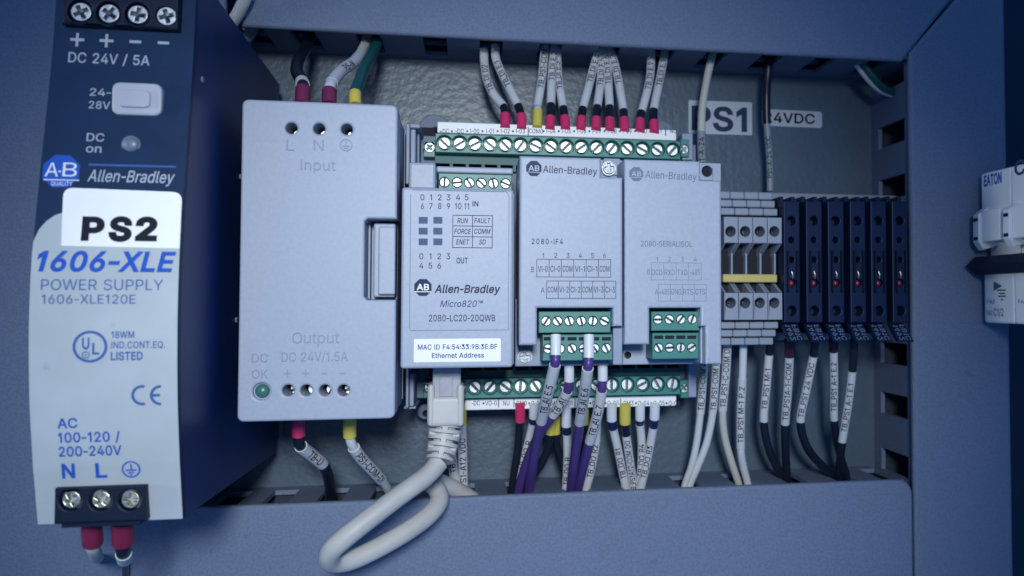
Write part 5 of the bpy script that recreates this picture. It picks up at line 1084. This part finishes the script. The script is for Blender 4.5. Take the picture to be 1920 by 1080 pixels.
# wires under grey and black terminals
G6 = 'wires under the grey terminal blocks and black fuse terminals'
def drop(label, pts, parts, d0=32, d1=18):
    n = len(pts); P = [(a, c, d0 + (d1 - d0) * (i / (n - 1))) for i, (a, c) in enumerate(pts)]
    a, c = pts[-1]; P.append((a + (a - pts[-2][0]) * 0.2, c + 26, d1 - 1)); wire('wire', label, 'wire', G6, P, parts)
drop('white wire with printed sleeve coming from behind the unwired module, first of two', [(1320, 668), (1318, 710), (1313, 775), (1306, 830), (1296, 875), (1284, 910)], [('sleeve', 0, 2, 1.5, 'sleeve', 'TB_PS1-COM A', True), ('insulation', 2.0, 6, 1.3, 'wwire')])
drop('white wire with printed sleeve coming from behind the unwired module, second of two', [(1343, 668), (1341, 710), (1336, 775), (1325, 830), (1308, 875), (1294, 908)], [('sleeve', 0, 2, 1.5, 'sleeve', 'TB_PS1-COM B', True), ('insulation', 2.0, 6, 1.35, 'wwire')])
drop('greyish wire with long printed sleeve under the first grey terminal block', [(1364, 640), (1361, 700), (1355, 770), (1359, 820), (1372, 868), (1385, 908)], [('sleeve', 0, 2, 1.6, 'sleeve', 'TB_PS1-C-COM DI', True), ('insulation', 2.0, 6, 1.35, 'cream')])
drop('bright white wire sleeved at its middle under the second grey terminal block', [(1394, 640), (1392, 710), (1389, 770), (1389, 840), (1394, 875), (1402, 908)], [('insulation', 0, 1, 1.4, 'wwire'), ('sleeve', 1, 3, 1.6, 'sleeve', 'TB_PS1 M-1 P.2', True), ('insulation', 3.0, 6, 1.4, 'wwire')])
drop('black wire with white sleeve under the last grey terminal block', [(1444, 645), (1442, 665), (1437, 725), (1432, 790), (1441, 840), (1458, 878), (1474, 900)], [('insulation', 0, 1, 1.3, 'black2'), ('sleeve', 1, 3, 1.55, 'sleeve', 'TB_PS1 M-1', True), ('insulation', 3.0, 7, 1.5, 'black2')])
drop('straight black wire with white sleeve under the first black fuse terminal', [(1480, 636), (1480, 668), (1477, 730), (1472, 795), (1473, 850), (1476, 900)], [('ferrule', 0, 1, 1.7, 'darkferrule'), ('sleeve', 1, 3, 1.6, 'sleeve', 'TB_PS1A-1-COM', True), ('insulation', 3.0, 6, 1.5, 'black2')], 38)
drop('black wire bending far across, white sleeved, under the second black fuse terminal', [(1529, 636), (1525, 668), (1512, 730), (1501, 790), (1513, 838), (1540, 872), (1568, 896)], [('insulation', 0, 1, 1.4, 'black2'), ('sleeve', 1, 3, 1.55, 'sleeve', 'TB_PS1 24 VDC', True), ('insulation', 3.0, 7, 1.55, 'black2')], 38)
drop('black wire with upright white sleeve under the third black fuse terminal', [(1562, 636), (1563, 658), (1564, 720), (1564, 787), (1572, 840), (1588, 896)], [('ferrule', 0, 1, 1.6, 'darkferrule'), ('sleeve', 1, 3, 1.5, 'sleeve', 'TB_PS1 A-1 E.2', True), ('insulation', 3.0, 6, 1.45, 'black2')], 38)
drop('black wire with low slanting white sleeve under the fourth black fuse terminal', [(1602, 636), (1598, 696), (1590, 760), (1579, 828), (1575, 865), (1573, 896)], [('insulation', 0, 1, 1.4, 'black2'), ('sleeve', 1, 3, 1.5, 'sleeve', 'TB_PS1 A-1 E.1', True), ('insulation', 3.0, 6, 1.5, 'black2')], 38, 20)
# wires from the top duct
G7 = 'loose wires from the upper duct'
wire('wire', 'cream wire crossing the PS1 sticker, sleeved behind the unwired module', 'wire', G7, [(1318, 335, 24), (1316, 300, 23), (1315, 248, 21), (1317, 200, 19), (1326, 145, 18), (1338, 96, 18), (1345, 70, 17)], [('sleeve', 0, 2, 1.6, 'gsleeve', 'PS1-A-24', False), ('insulation', 2, 6, 1.45, 'cream')])
wire('wire', 'black wire hanging over the 24VDC sticker with a grey sleeve below', 'wire', G7, [(1444, 358, 14), (1443, 300, 14), (1438, 232, 15), (1437, 180, 16), (1440, 135, 18), (1445, 96, 18), (1448, 70, 17)], [('sleeve', 0, 2, 1.3, 'gsleeve', 'PS1-A-24 VDC', False), ('insulation', 2, 6, 1.55, 'black2')])
wire('wire', 'thin white wire slanting between the upper duct and the upright duct', 'wire', G7, [(1590, 100, 18), (1605, 120, 20), (1625, 147, 20), (1650, 170, 18), (1690, 185, 16)], [('insulation', 0, 4, 0.95, 'sleeve')])
wire('wire', 'green wire slanting between the upper duct and the upright duct', 'wire', G7, [(1600, 90, 22), (1618, 116, 22), (1636, 142, 22), (1660, 166, 20), (1700, 180, 18)], [('insulation', 0, 4, 1.25, 'gwire')])
wire('wire', 'white cable dropping past the end of the upper duct by the tall power supply', 'wire', G7, [(472, -60, 40), (462, -10, 40), (449, 20, 38), (434, 48, 34), (441, 66, 26), (462, 70, 18), (474, 52, 14)], [('insulation', 0, 6, 1.9, 'cable')])
